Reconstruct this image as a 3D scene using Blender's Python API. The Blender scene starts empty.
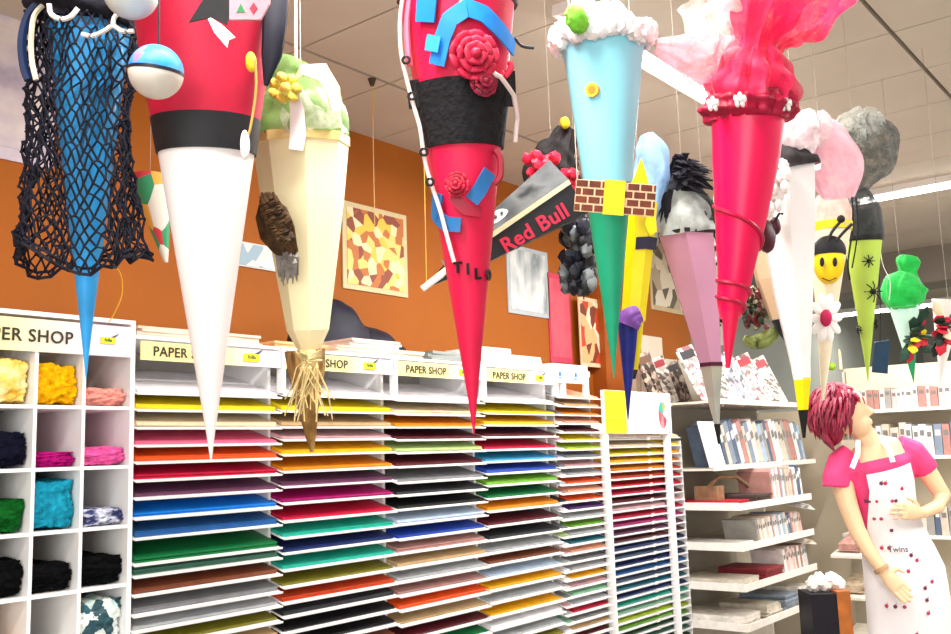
import bpy, math, random
from mathutils import Vector, Matrix
PI = math.pi
random.seed(7)
C = bpy.context.scene.collection
SC = bpy.context.scene

# ------------------------------------------------------------------ camera
F = 960.0; W, H = 951, 634
EYE = Vector((0, 0, 1.5))
yaw, pitch, roll = math.radians(38.6), math.radians(8.12), math.radians(1.9)
FW = Vector((math.cos(yaw)*math.cos(pitch), math.sin(yaw)*math.cos(pitch), math.sin(pitch)))
R0 = Vector((math.sin(yaw), -math.cos(yaw), 0)); U0 = R0.cross(FW)
RT = (math.cos(roll)*R0 - math.sin(roll)*U0).normalized(); UP = RT.cross(FW).normalized()
cam = bpy.data.cameras.new('camera'); co = bpy.data.objects.new('camera', cam); C.objects.link(co)
cam.sensor_width = 36; cam.lens = F*36/W; cam.clip_start = 0.02; cam.clip_end = 100
m = Matrix((RT, UP, -FW)).transposed().to_4x4(); m.translation = EYE; co.matrix_world = m
SC.camera = co
# ------------------------------------------------------------------ world, light, exposure
wd = bpy.data.worlds.new('world'); SC.world = wd; wd.use_nodes = True
bg = wd.node_tree.nodes['Background']; bg.inputs[0].default_value = (1.0, 0.985, 0.96, 1); bg.inputs[1].default_value = 0.55
SC.view_settings.view_transform = 'Standard'; SC.view_settings.look = 'None'
SC.view_settings.gamma = 1; SC.view_settings.exposure = 0.26
def area(name, loc, sx, sy, power, rot=(0, 0, 0), col=(1, 0.97, 0.93)):
    l = bpy.data.lights.new(name, 'AREA'); l.shape = 'RECTANGLE'; l.size = sx; l.size_y = sy; l.energy = power; l.color = col
    o = bpy.data.objects.new(name, l); C.objects.link(o); o.location = loc; o.rotation_euler = rot
    return o
area('tube_light', (3.9, 1.70, 2.93), 2.5, 0.12, 62)
area('tube_light', (0.9, 1.0, 2.98), 2.5, 0.2, 88)
area('tube_light', (3.8, -0.8, 2.95), 2.5, 0.3, 90)
area('tube_light', (6.15, 0.6, 2.93), 0.12, 2.4, 75)
area('tube_light', (9.5, 1.4, 2.7), 0.3, 3, 60)
# added fill light from behind the camera, brightens the facing sides; no window modelled
area('added_front_fill', (-3.2, -1.6, 1.7), 3.0, 2.2, 125, (math.radians(78), 0, math.radians(-60)), (1, 0.99, 0.97))

# ------------------------------------------------------------------ pixel helpers (photo pixel + real distance -> place in the room)
def ray(px, py): return FW*F + RT*(px-W/2) - UP*(py-H/2)
def V(px, py, d): return EYE + ray(px, py)*(d/F)
def onY(px, py, y): r = ray(px, py); return EYE + r*(y/r.y)
def onX(px, py, x): r = ray(px, py); return EYE + r*(x/r.x)

# ------------------------------------------------------------------ materials
def lin(c):
    c /= 255.0
    return c/12.92 if c <= .04045 else ((c+.055)/1.055)**2.4
def rgb(h):
    if isinstance(h, str): h = h.lstrip('#'); h = [int(h[i:i+2], 16) for i in (0, 2, 4)]
    return tuple(lin(x) for x in h)+(1,)
_m = {}
def mat(h, rough=.6, var=.06, scale=30, metal=0, bump=0, spec=.4, key=None):
    k = (h, rough, var, scale, metal, bump, spec)
    if k in _m: return _m[k]
    ma = bpy.data.materials.new('surface_'+str(h).strip('#')); ma.use_nodes = True; nt = ma.node_tree
    b = nt.nodes['Principled BSDF']; b.inputs['Roughness'].default_value = rough; b.inputs['Metallic'].default_value = metal
    b.inputs['Specular IOR Level'].default_value = spec
    n = nt.nodes.new('ShaderNodeTexNoise'); n.inputs['Scale'].default_value = scale; n.inputs['Detail'].default_value = 3
    tc = nt.nodes.new('ShaderNodeTexCoord'); nt.links.new(tc.outputs['Object'], n.inputs['Vector'])
    r = nt.nodes.new('ShaderNodeValToRGB'); c = rgb(h)
    r.color_ramp.elements[0].position = .3; r.color_ramp.elements[1].position = .7
    r.color_ramp.elements[0].color = tuple(max(0, x*(1-var*1.5)) for x in c[:3])+(1,)
    r.color_ramp.elements[1].color = tuple(min(1, x*(1+var)) for x in c[:3])+(1,)
    nt.links.new(n.outputs['Fac'], r.inputs['Fac']); nt.links.new(r.outputs['Color'], b.inputs['Base Color'])
    if bump:
        bp = nt.nodes.new('ShaderNodeBump'); bp.inputs['Strength'].default_value = bump; bp.inputs['Distance'].default_value = .01
        nt.links.new(n.outputs['Fac'], bp.inputs['Height']); nt.links.new(bp.outputs['Normal'], b.inputs['Normal'])
    _m[k] = ma
    return ma
def multi(name, cols, scale=(8, 8, 8), kind='VORONOI', rough=.5):
    """printed or patterned surface: cells of several colours"""
    ma = bpy.data.materials.new(name); ma.use_nodes = True; nt = ma.node_tree
    b = nt.nodes['Principled BSDF']; b.inputs['Roughness'].default_value = rough
    tc = nt.nodes.new('ShaderNodeTexCoord'); mp = nt.nodes.new('ShaderNodeMapping'); mp.inputs['Scale'].default_value = scale
    nt.links.new(tc.outputs['Object'], mp.inputs[0])
    if kind == 'VORONOI':
        t = nt.nodes.new('ShaderNodeTexVoronoi'); t.inputs['Scale'].default_value = 1
        s = nt.nodes.new('ShaderNodeSeparateColor'); nt.links.new(mp.outputs[0], t.inputs['Vector']); nt.links.new(t.outputs['Color'], s.inputs[0]); f = s.outputs[0]
    else:
        t = nt.nodes.new('ShaderNodeTexNoise'); t.inputs['Scale'].default_value = 1; t.inputs['Detail'].default_value = 4
        nt.links.new(mp.outputs[0], t.inputs['Vector']); f = t.outputs['Fac']
    r = nt.nodes.new('ShaderNodeValToRGB'); r.color_ramp.interpolation = 'CONSTANT' if kind == 'VORONOI' else 'LINEAR'
    el = r.color_ramp.elements
    lo, hi = (0, 1) if kind == 'VORONOI' else (.3, .7)
    for i, c in enumerate(cols):
        p = lo+(hi-lo)*i/len(cols) if kind == 'VORONOI' else lo+(hi-lo)*i/(len(cols)-1)
        e = el[i] if i < 2 else el.new(min(p, 1))
        e.position = p; e.color = rgb(c)
    nt.links.new(f, r.inputs['Fac']); nt.links.new(r.outputs['Color'], b.inputs['Base Color'])
    return ma
def tulle_mat(h, alpha=.5, scale=60, rough=.7, net=0):
    ma = bpy.data.materials.new('tulle_'+h.strip('#')); ma.use_nodes = True; nt = ma.node_tree
    b = nt.nodes['Principled BSDF']; b.inputs['Base Color'].default_value = rgb(h); b.inputs['Roughness'].default_value = rough
    b.inputs['Sheen Weight'].default_value = .3
    tr = nt.nodes.new('ShaderNodeBsdfTranslucent'); tr.inputs[0].default_value = rgb(h)
    mx0 = nt.nodes.new('ShaderNodeMixShader'); mx0.inputs[0].default_value = .4
    nt.links.new(b.outputs[0], mx0.inputs[1]); nt.links.new(tr.outputs[0], mx0.inputs[2])
    tp = nt.nodes.new('ShaderNodeBsdfTransparent')
    n = nt.nodes.new('ShaderNodeTexNoise'); n.inputs['Scale'].default_value = scale; n.inputs['Detail'].default_value = 3
    tc = nt.nodes.new('ShaderNodeTexCoord'); nt.links.new(tc.outputs['Object'], n.inputs['Vector'])
    mr = nt.nodes.new('ShaderNodeMapRange'); mr.inputs['From Min'].default_value = .35; mr.inputs['From Max'].default_value = .65
    mr.inputs['To Min'].default_value = max(0, alpha-.25); mr.inputs['To Max'].default_value = min(1, alpha+.25)
    nt.links.new(n.outputs['Fac'], mr.inputs['Value'])
    mx = nt.nodes.new('ShaderNodeMixShader'); nt.links.new(mr.outputs[0], mx.inputs[0])
    nt.links.new(tp.outputs[0], mx.inputs[1]); nt.links.new(mx0.outputs[0], mx.inputs[2])
    nt.links.new(mx.outputs[0], nt.nodes['Material Output'].inputs['Surface'])
    return ma
def emit_mat(h, s):
    ma = bpy.data.materials.new('lamp_glow'); ma.use_nodes = True; nt = ma.node_tree
    b = nt.nodes['Principled BSDF']; b.inputs['Emission Color'].default_value = rgb(h); b.inputs['Emission Strength'].default_value = s
    return ma
WHITE = mat('#f4f2f0', .45, .02, 8)
BLACK = mat('#0b0b0f', .7, .3, 60)
DARK = mat('#16141c', .8, .4, 80, bump=.3)

# ------------------------------------------------------------------ mesh builder
def frame(t, side):
    t = t.normalized(); a = side - t*side.dot(t)
    if a.length < 1e-4: a = Vector((1, 0, 0)) - t*t.x
    a.normalize(); return a, t.cross(a)
class MB:
    def __init__(s): s.v = []; s.f = []; s.mi = []; s.k = 0
    def face(s, idx): s.f.append(idx); s.mi.append(s.k)
    def box(s, lo, hi):
        x0, y0, z0 = lo; x1, y1, z1 = hi
        s.obox(Vector(((x0+x1)/2, (y0+y1)/2, (z0+z1)/2)), Vector((abs(x1-x0)/2, 0, 0)), Vector((0, abs(y1-y0)/2, 0)), Vector((0, 0, abs(z1-z0)/2))); return s
    def obox(s, c, a, b, d):
        n = len(s.v)
        for k in (-1, 1):
            for i, j in ((-1, -1), (1, -1), (1, 1), (-1, 1)): s.v.append(c+a*i+b*j+d*k)
        for q in ((3, 2, 1, 0), (4, 5, 6, 7), (0, 1, 5, 4), (1, 2, 6, 5), (2, 3, 7, 6), (3, 0, 4, 7)): s.face([n+i for i in q])
        return s
    def rings(s, rs, cap0=True, cap1=True, closed=True):
        n = len(s.v); k = len(rs[0])
        for r in rs: s.v.extend(r)
        for i in range(len(rs)-1):
            for j in range(k if closed else k-1):
                a = n+i*k+j; b = n+i*k+(j+1) % k
                s.face([a, b, b+k, a+k])
        if cap0 and closed: s.face([n+j for j in range(k)][::-1])
        if cap1 and closed: s.face([n+(len(rs)-1)*k+j for j in range(k)])
        return s
    def sweep(s, pts, radii, n=10, side=None, pleat=0, k=7, seed=0, twist=0, caps=True, rot=0):
        rnd = random.Random(seed); ph = [rnd.uniform(0, 6.28) for _ in range(4)]
        side = side or RT; rs = []
        for i, p in enumerate(pts):
            t = (pts[min(i+1, len(pts)-1)]-pts[max(i-1, 0)])
            a, b = frame(t, side)
            r = radii[i] if not callable(radii) else radii(i/(len(pts)-1))
            ra, rb = r if isinstance(r, tuple) else (r, r)
            ring = []
            for j in range(n):
                th = 2*PI*j/n+rot
                q = 1+pleat*(.6*math.sin(k*th+ph[0]+twist*i)+.4*math.sin((2*k+1)*th+ph[1]-twist*i*.7)+.5*math.sin(3*th+ph[2]+i*.9))
                ring.append(p+a*(math.cos(th)*ra*q)+b*(math.sin(th)*rb*q))
            rs.append(ring)
        return s.rings(rs, caps, caps)
    def tube(s, pts, r, n=6): return s.sweep(pts, [r]*len(pts), n)
    def ball(s, c, rx, ry=None, rz=None, ax=None, n=16, m=10, lump=0, seed=0, u0=0, u1=1):
        ry = ry or rx; rz = rz or rx; a, b, u = ax or (Vector((1, 0, 0)), Vector((0, 1, 0)), Vector((0, 0, 1)))
        rnd = random.Random(seed); P = [(rnd.uniform(2, 6), rnd.uniform(2, 6), rnd.uniform(0, 6)) for _ in range(3)]
        rs = []
        for i in range(m+1):
            ph = -PI/2+PI*(u0+(u1-u0)*(.02+.96*i/m)); ring = []
            for j in range(n):
                th = 2*PI*j/n
                q = 1+lump*sum(math.sin(p[0]*th+p[2])*math.cos(p[1]*ph*2+p[2]) for p in P)/2 if lump else 1
                ring.append(c+a*(rx*q*math.cos(ph)*math.cos(th))+b*(ry*q*math.cos(ph)*math.sin(th))+u*(rz*q*math.sin(ph)))
            rs.append(ring)
        return s.rings(rs)
    def prism(s, o, a, b, pts, th):
        """outline pts (in a,b) extruded by th along a x b"""
        nrm = a.cross(b).normalized()*th; n = len(s.v); k = len(pts)
        for z in (0, 1):
            for x, y in pts: s.v.append(o+a*x+b*y+nrm*z)
        s.face([n+i for i in range(k)][::-1]); s.face([n+k+i for i in range(k)])
        for i in range(k): j = (i+1) % k; s.face([n+i, n+j, n+k+j, n+k+i])
        return s
    def strip(s, pts, wid, th=.002, wv=None):
        """flat ribbon through pts, wid may be list; wv width vector"""
        rs = []
        for i, p in enumerate(pts):
            t = (pts[min(i+1, len(pts)-1)]-pts[max(i-1, 0)]); 
            a = (wv - t.normalized()*wv.dot(t.normalized())).normalized() if wv else frame(t, RT)[0]
            nn = t.cross(a).normalized(); w = wid[i] if isinstance(wid, (list, tuple)) else wid
            rs.append([p-a*w/2-nn*th/2, p+a*w/2-nn*th/2, p+a*w/2+nn*th/2, p-a*w/2+nn*th/2])
        return s.rings(rs)
    def text(s, txt, o, a, b, size, th=.002, align='LEFT', spacing=1.0, off=0):
        cu = bpy.data.curves.new('t', 'FONT'); cu.body = txt; cu.size = size; cu.extrude = th/2; cu.align_x = align; cu.space_character = spacing; cu.offset = off
        cu.resolution_u = 3
        ob = bpy.data.objects.new('t', cu); C.objects.link(ob)
        bpy.context.view_layer.update()
        dg = bpy.context.evaluated_depsgraph_get(); me = ob.evaluated_get(dg).to_mesh()
        nn = a.cross(b).normalized(); n = len(s.v)
        for v in me.vertices: s.v.append(o+a*v.co.x+b*v.co.y+nn*v.co.z)
        for p in me.polygons: s.face([n+i for i in p.vertices])
        ob.evaluated_get(dg).to_mesh_clear(); bpy.data.objects.remove(ob); bpy.data.curves.remove(cu)
        return s
    def build(s, name, mats, parent=None, label=None, cat=None, group=None, kind=None, smooth=True, angle=40, mods=None):
        me = bpy.data.meshes.new(name)
        if parent is not None: org = root_loc(parent)
        else:
            xs = [v.x for v in s.v]; ys = [v.y for v in s.v]; org = Vector(((min(xs)+max(xs))/2, (min(ys)+max(ys))/2, min(v.z for v in s.v)))
        me.from_pydata([tuple(v-org) for v in s.v], [], s.f)
        for mt in (mats if isinstance(mats, (list, tuple)) else [mats]): me.materials.append(mt)
        me.polygons.foreach_set('material_index', s.mi); me.validate(); me.update()
        import bmesh
        bm = bmesh.new(); bm.from_mesh(me); bmesh.ops.recalc_face_normals(bm, faces=bm.faces); bm.to_mesh(me); bm.free()
        if smooth: me.shade_smooth(); me.set_sharp_from_angle(angle=math.radians(angle))
        o = bpy.data.objects.new(name, me); C.objects.link(o)
        if parent is not None: o.parent = parent
        else: o.location = org
        if label: o['label'] = label
        if cat: o['category'] = cat
        if group: o['group'] = group
        if kind: o['kind'] = kind
        return o
def root_loc(o):
    l = o.location.copy()
    while o.parent: o = o.parent; l += o.location
    return l
def thing(name, label, cat, loc, group=None):
    o = bpy.data.objects.new(name, None); C.objects.link(o); o.location = loc; o.empty_display_size = .05
    o['label'] = label; o['category'] = cat
    if group: o['group'] = group
    return o
def struct(name, mb, m, **k): return mb.build(name, m, kind='structure', **k)
def dup(root, loc, label=None, group=None, mats=None):
    r = root.copy(); C.objects.link(r); r.location = loc
    if label: r['label'] = label
    if group: r['group'] = group
    for ch in list(root.children):
        c = ch.copy(); C.objects.link(c); c.parent = r
        for g in ch.children:
            d = g.copy(); C.objects.link(d); d.parent = c
    return r
Z = Vector((0, 0, 1)); X = Vector((1, 0, 0)); Y = Vector((0, 1, 0))
ORD = ['topmost', 'second', 'third', 'fourth', 'fifth', 'sixth', 'seventh', 'eighth', 'ninth', 'tenth', 'eleventh', 'twelfth', 'thirteenth', 'fourteenth', 'fifteenth', 'sixteenth', 'seventeenth', 'eighteenth', 'nineteenth', 'twentieth', 'twenty-first', 'twenty-second', 'twenty-third', 'twenty-fourth', 'twenty-fifth', 'twenty-sixth', 'twenty-seventh', 'twenty-eighth', 'twenty-ninth', 'thirtieth', 'thirty-first', 'thirty-second']

# ================================================================== SETTING
CEIL = 3.05
struct('floor', MB().box((-4, -5, -.1), (14, 7, 0)), mat('#9a948c', .4, .08, 6))
cm = bpy.data.materials.new('ceiling_panels'); cm.use_nodes = True; nt = cm.node_tree
b = nt.nodes['Principled BSDF']; b.inputs['Roughness'].default_value = .85
tc = nt.nodes.new('ShaderNodeTexCoord'); no = nt.nodes.new('ShaderNodeTexNoise'); no.inputs['Scale'].default_value = 3
nt.links.new(tc.outputs['Object'], no.inputs['Vector'])
rp = nt.nodes.new('ShaderNodeValToRGB'); rp.color_ramp.elements[0].color = rgb('#c4b9aa'); rp.color_ramp.elements[1].color = rgb('#d4cabc')
nt.links.new(no.outputs['Fac'], rp.inputs['Fac']); nt.links.new(rp.outputs['Color'], b.inputs['Base Color'])
# ceiling: slab plus separate hung panels with open joints between them (one continuous lining)
mb = MB(); mb.box((-4, -5, CEIL+.03), (14, 7, CEIL+.15)); mb.k = 1
xs = [3.76-.48*i for i in range(1, 16)][::-1]+[3.76+.48*i for i in range(0, 21)]
ys = [.91+1.75*i for i in range(-3, 4)]
for i in range(len(xs)-1):
    for j in range(len(ys)-1):
        mb.box((xs[i]+.004, ys[j]+.009, CEIL), (xs[i+1]-.004, ys[j+1]-.009, CEIL+.029))
struct('ceiling', mb, [mat('#4d463f', .9), cm], smooth=False)
# walls
WY = 3.2
ORANGE = mat('#a85a05', .7, .06, 2)
x1 = onY(690, 330, WY).x
struct('wall_left', MB().box((-4, WY, 0), (x1, WY+.15, CEIL)), ORANGE)
struct('wall_left_rear', MB().box((x1, WY, 0), (14, WY+.15, CEIL)), mat('#8f928a', .8, .05, 3))
struct('wall_back', MB().box((13.2, -5, 0), (13.4, WY, CEIL)), mat('#a9a9a2', .8, .05, 3))
struct('trim_1', MB().box((8.3, -4, 2.76), (8.75, WY, CEIL)), mat('#8d857b', .8, .05, 3))
px0, px1 = onY(641, 340, 3.0).x, onY(662, 340, 3.0).x
struct('trim_2', MB().box((px0, 3.0, 0), (px1, WY, onY(650, 336, 3.0).z)), mat('#d8c9b4', .7, .05, 3))
p0, p1 = onY(600, 300, 3.12).x, onY(640, 300, 3.12).x
struct('trim_3', MB().box((p0, 3.1, 0), (p1, WY, onY(620, 288, 3.1).z)), mat('#a3520f', .6, .1, 3))

# ------------------------------------------------------------------ ceiling lamps
def lamp(c, d, L, label, e=9):
    t = thing('fluorescent_light', label, 'ceiling light', c)
    a = X if d == 'x' else Y; s = Y if d == 'x' else X
    MB().obox(c+Z*.0-Z*.02, a*L/2, s*.05, Z*.02).build('housing', mat('#e9e6e2', .4, .02), t)
    MB().tube([c-a*(L/2-.02)-Z*.055, c+a*(L/2-.02)-Z*.055], .016, 10).build('tube', emit_mat('#fffaf2', e), t)
    for k in (-1, 1): MB().obox(c+a*k*(L/2-.012)-Z*.052, a*.01, s*.018, Z*.018).build('end_cap', WHITE, t)
lamp(Vector((3.3, 1.70, CEIL)), 'x', 1.24, 'fluorescent tube light on ceiling behind the light blue cone, running towards the pink one', 14)
lamp(Vector((4.58, 1.70, CEIL)), 'x', 1.24, 'fluorescent tube light on ceiling behind the raspberry pink cone', 14)
lamp(Vector((6.15, 1.1, CEIL)), 'y', 1.5, 'fluorescent tube light crossing the ceiling above the small green bagged cone', 14)
lamp(Vector((9.6, 2.75, 2.79)), 'y', 2.6, 'low fluorescent tube light at the very back of the shop', 14)

# ================================================================== CUBE SHELF (left)
FY = 2.5
CX = [onY(37, 357, FY).x-.29, onY(37, 357, FY).x-.145, onY(37, 357, FY).x, onY(85, 357, FY).x, onY(133, 357, FY).x]
def zc(py, px=60): return onY(px, py, FY).z
rowz = [zc(354), zc(407), zc(469), zc(532), zc(594), zc(656), zc(716), zc(776)]
ctop = zc(318)
t = thing('cube_shelf', 'white cube shelf of crepe paper at the left edge of the picture', 'shelf', Vector(((CX[0]+CX[-1])/2, FY+.17, 0)))
for i, x in enumerate(CX):
    w = .007 if i in (0, 4) else .005
    MB().box((x-w, FY, 0), (x+w, FY+.33, ctop if i in (0, 4) else rowz[0]+.02)).build('side_panel' if i in (0, 4) else 'divider', WHITE, t)
for z in rowz[1:]: MB().box((CX[0], FY+.002, z-.005), (CX[-1], FY+.33, z+.005)).build('shelf_board', WHITE, t)
MB().box((CX[0], FY, ctop), (CX[-1]+.007, FY+.33, ctop+.012)).build('top_board', WHITE, t)
MB().box((CX[0], FY+.325, 0), (CX[-1], FY+.335, ctop)).build('back_panel', mat('#d7d2cf', .6, .03), t)
def sign_mat(name, c0, c1, x0, x1):
    ma = bpy.data.materials.new(name); ma.use_nodes = True; nt = ma.node_tree; b = nt.nodes['Principled BSDF']; b.inputs['Roughness'].default_value = .4
    tc = nt.nodes.new('ShaderNodeTexCoord'); sp = nt.nodes.new('ShaderNodeSeparateXYZ'); mr = nt.nodes.new('ShaderNodeMapRange')
    nt.links.new(tc.outputs['Generated'], sp.inputs[0]); nt.links.new(sp.outputs[0], mr.inputs['Value'])
    mr.inputs['From Min'].default_value = x0; mr.inputs['From Max'].default_value = x1
    r = nt.nodes.new('ShaderNodeValToRGB'); r.color_ramp.elements[0].color = rgb(c0); r.color_ramp.elements[1].color = rgb(c1)
    nt.links.new(mr.outputs[0], r.inputs['Fac']); nt.links.new(r.outputs['Color'], b.inputs['Base Color'])
    return ma
SG1 = sign_mat('sign_print_wide', '#f3e4a8', '#d9cfe0', .35, .8)
SG2 = sign_mat('sign_print', '#f4e49a', '#d6cbe2', .55, .85)
INK = mat('#2c281f', .6)
LOGOY = mat('#f7e21a', .5, .02)
def logo(sign, x, z, y, s):
    l = MB(); l.obox(Vector((x, y-.001, z)), X*s, Y*.001, Z*s*.42); l.build('logo', LOGOY, sign, label='small yellow logo badge')
    g = MB(); g.text('folia', Vector((x, y-.0025, z-s*.13)), X, Z, s*.62, .001, 'CENTER', off=.0004); g.build('logo_lettering', mat('#256a2e', .5), sign, label='dark green badge lettering')
    e = MB(); e.prism(Vector((x, y-.002, z)), X*s, Z*s, [(.35, .45), (.75, .62), (1.5, 1.0), (1.25, .7), (.9, .42)], .001); e.build('logo_bird', mat('#3f4a55', .5), sign, label='dark grey bird mark')
z0, z1 = rowz[0]+.002, zc(322, 100)-.008
sg = MB().box((CX[0]+.007, FY-.004, z0), (CX[-1]-.007, FY+.004, z1)).build('header_sign', SG1, t)
hh = z1-z0
MB().text('PAPER SHOP', Vector((onY(72, 345, FY).x, FY-.006, z0+hh*.30)), X, Z, hh*.54, .001, 'RIGHT', 1.08, .0006).build('sign_lettering', INK, sg)
logo(sg, onY(107, 337, FY).x, z0+hh*.5, FY-.005, .022)

# crepe paper bundles
from mathutils import noise
def bundle(name, x0, x1, z0, hgt, h, label, seed, layers=5):
    """a wad of crumpled crepe: a rounded block of folds filling the cell"""
    mb = MB(); xc = (x0+x1)/2; hw = (x1-x0)/2; N = 26; idx = {}; V_ = mb.v
    def pt(i, j, k):
        if (i, j, k) in idx: return idx[(i, j, k)]
        p = Vector((i/N*2-1, j/N*2-1, k/N*2-1)); sph = p.normalized()*1.12; q = p.lerp(sph, .30)
        n0 = noise.noise(Vector((q.x*1.3+seed, q.y*1.4, q.z*1.6))); n1 = noise.noise(Vector((q.x*3+seed+n0*2, q.y*3, q.z*4+n0)))
        n2 = 1-abs(noise.noise(Vector((q.x*5+seed*2+n1*2, q.y*4, q.z*7*max(.5, hgt/.1)+n1*2))))*2.2
        f = 1+.10*n0+.07*n1+.07*n2
        zz = z0+hgt*(.5+.5*q.z*f*(.92+.1*noise.noise(Vector((q.x*2+seed, 0, 3)))))
        x_ = xc+max(-hw, min(hw, q.x*hw*f)); y_ = FY+.155+q.y*.135*(1+.35*(f-1)*2)
        V_.append(Vector((x_, max(FY+.004, min(FY+.318, y_)), max(z0+.0005, zz)))); idx[(i, j, k)] = len(V_)-1
        return idx[(i, j, k)]
    for a in range(N):
        for b in range(N):
            for c0 in (0, N):
                mb.face([pt(c0, a, b), pt(c0, a+1, b), pt(c0, a+1, b+1), pt(c0, a, b+1)])
                mb.face([pt(a, c0, b), pt(a+1, c0, b), pt(a+1, c0, b+1), pt(a, c0, b+1)])
                mb.face([pt(a, b, c0), pt(a+1, b, c0), pt(a+1, b+1, c0), pt(a, b+1, c0)])
    return mb.build(name, h, label=label, cat='crepe paper', group='crepe paper bundles in the cube shelf', angle=180)
ZF = lambda i: rowz[i]+.0055
cells = [
 (1, 2, 1, .125, '#f1cf5b', 'straw yellow crepe paper bundle, top row left, at the picture edge', 6),
 (2, 3, 1, .118, '#f5ae04', 'golden yellow crepe paper filling the cube under the sign lettering', 7),
 (3, 4, 1, .055, '#f49a8e', 'salmon pink crepe paper below the grey bird mark in the top row', 4),
 (1, 2, 2, .10, '#0e0f22', 'blackish navy crepe paper bundle below the straw yellow one', 5),
 (2, 3, 2, .042, '#b8127a', 'magenta crepe paper lying flat below the golden yellow one', 3),
 (3, 4, 2, .055, '#ef5fa8', 'pink crepe paper below the salmon one', 4),
 (1, 2, 3, .09, '#0c5a1e', 'dark green crepe paper bundle at the left picture edge', 4),
 (2, 3, 3, .135, '#1b95b3', 'turquoise crepe paper bundle filling its cube', 7),
 (3, 4, 3, .05, '#27306e', 'navy and white crepe paper right of the turquoise one', 4),
 (1, 2, 4, .095, '#070709', 'black crepe paper below the dark green one', 4),
 (2, 3, 4, .075, '#08080b', 'black crepe paper below the turquoise one', 3),
 (3, 4, 4, .082, '#070709', 'black crepe paper below the navy and white one', 3),
 (1, 2, 5, .04, '#f0a630', 'orange and yellow crepe paper at the lower left picture corner', 3),
 (0, 1, 2, .1, '#3a3a8e', 'blue crepe paper at the outer left of the cube shelf', 5),
 (0, 1, 3, .1, '#7c2b2b', 'brown crepe paper at the outer left of the cube shelf', 5),
]
for k, (a, b_, r, hg, col, lab, n) in enumerate(cells):
    mt = mat(col, .85, .22, 55, bump=.6, spec=.08)
    if lab.startswith('navy and white'): mt = multi('crepe_navy_white', ['#1b2563', '#27306e', '#dfe3f2', '#1b2563'], (25, 25, 60), 'NOISE')
    if lab.startswith('straw'): mt = multi('crepe_straw', ['#f6c21c', '#f3dfa0', '#f0cf6a', '#f5b50f'], (16, 10, 30), 'NOISE')
    bundle('crepe_paper_bundle', CX[a]+.009, CX[b_]-.009, ZF(r), hg, mt, lab, k*3+1, n)
bundle('patterned_fabric_bundle', CX[3]+.009, CX[4]-.009, ZF(5), .125, multi('fabric_teal', ['#e9f3ef', '#cfe6e2', '#2d6470', '#e9f3ef', '#1f4a56'], (32, 20, 32)), 'white and dark teal patterned fabric in the bottom right cube', 91, 6)

# ================================================================== PAPER RACKS
TILT = math.tan(math.radians(16)); TD = .34
PAL = dict(white='#eceaf0', cream='#ead7b4', yellow='#f0d81c', gold='#f5b40e', pink='#ef6f92', orange='#f4591c', crimson='#c40d3c', plum='#6d3d5c', blue='#0a7fe0', steel_blue='#2560a0',
  green='#05753e', grey_green='#3c6f5c', brown='#80452c', grey='#85868a', silver='#b8bcc0', olive='#7f7a20', peach='#f0a98c', magenta='#b00f6c', turquoise='#1fb29a', navy='#152c66', rust='#c9441a',
  charcoal='#2c2d33', black='#0d0e12', pale_green='#b6cf86', maroon='#5a1420', tan='#c5a67a', royal_blue='#2248b0', pale_blue='#b9cbe0', rose='#b98a84', apple_green='#6fae2e', teal='#0f6c80',
  sky_blue='#3aa0cc', lime='#b4cf2a', red='#c8161e', purple='#4a2368', slate='#3e526e', mint='#8fc7a4', dark_green='#204c30', ivory='#f4efe2', dusty_pink='#d9aeb2', amber='#e78c12')
def paper_mat(name):
    return mat(PAL[name], .45, .10, 14, spec=.35)
def paper_stack(x0, x1, zf, y0, depth, th, cname, label, group, rnd):
    """stack of sheets on the sloping tray; slightly skewed sheets near the top"""
    mb = MB(); n = 3; sl = Vector((0, 1, TILT)).normalized(); nn = Vector((0, -TILT, 1)).normalized(); c0 = Vector(((x0+x1)/2, y0, zf))
    h = 0
    for i in range(n):
        hh = th/n; sk = rnd.uniform(-.003, .003); d = depth-rnd.uniform(.0, .012)
        rr = rnd.uniform(-.008, .008)
        ax = Vector((math.cos(rr), math.sin(rr)*sl.y, math.sin(rr)*sl.z)); 
        mb.obox(c0+X*sk+sl*(.016+depth/2+rnd.uniform(-.003, .003))+nn*(h+hh/2+.0004), ax*((x1-x0)/2-.006), sl*d/2, nn*hh/2*.98); h += hh
    return mb.build('paper_stack', paper_mat(cname), label=label, cat='paper', group=group, smooth=False)
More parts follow.
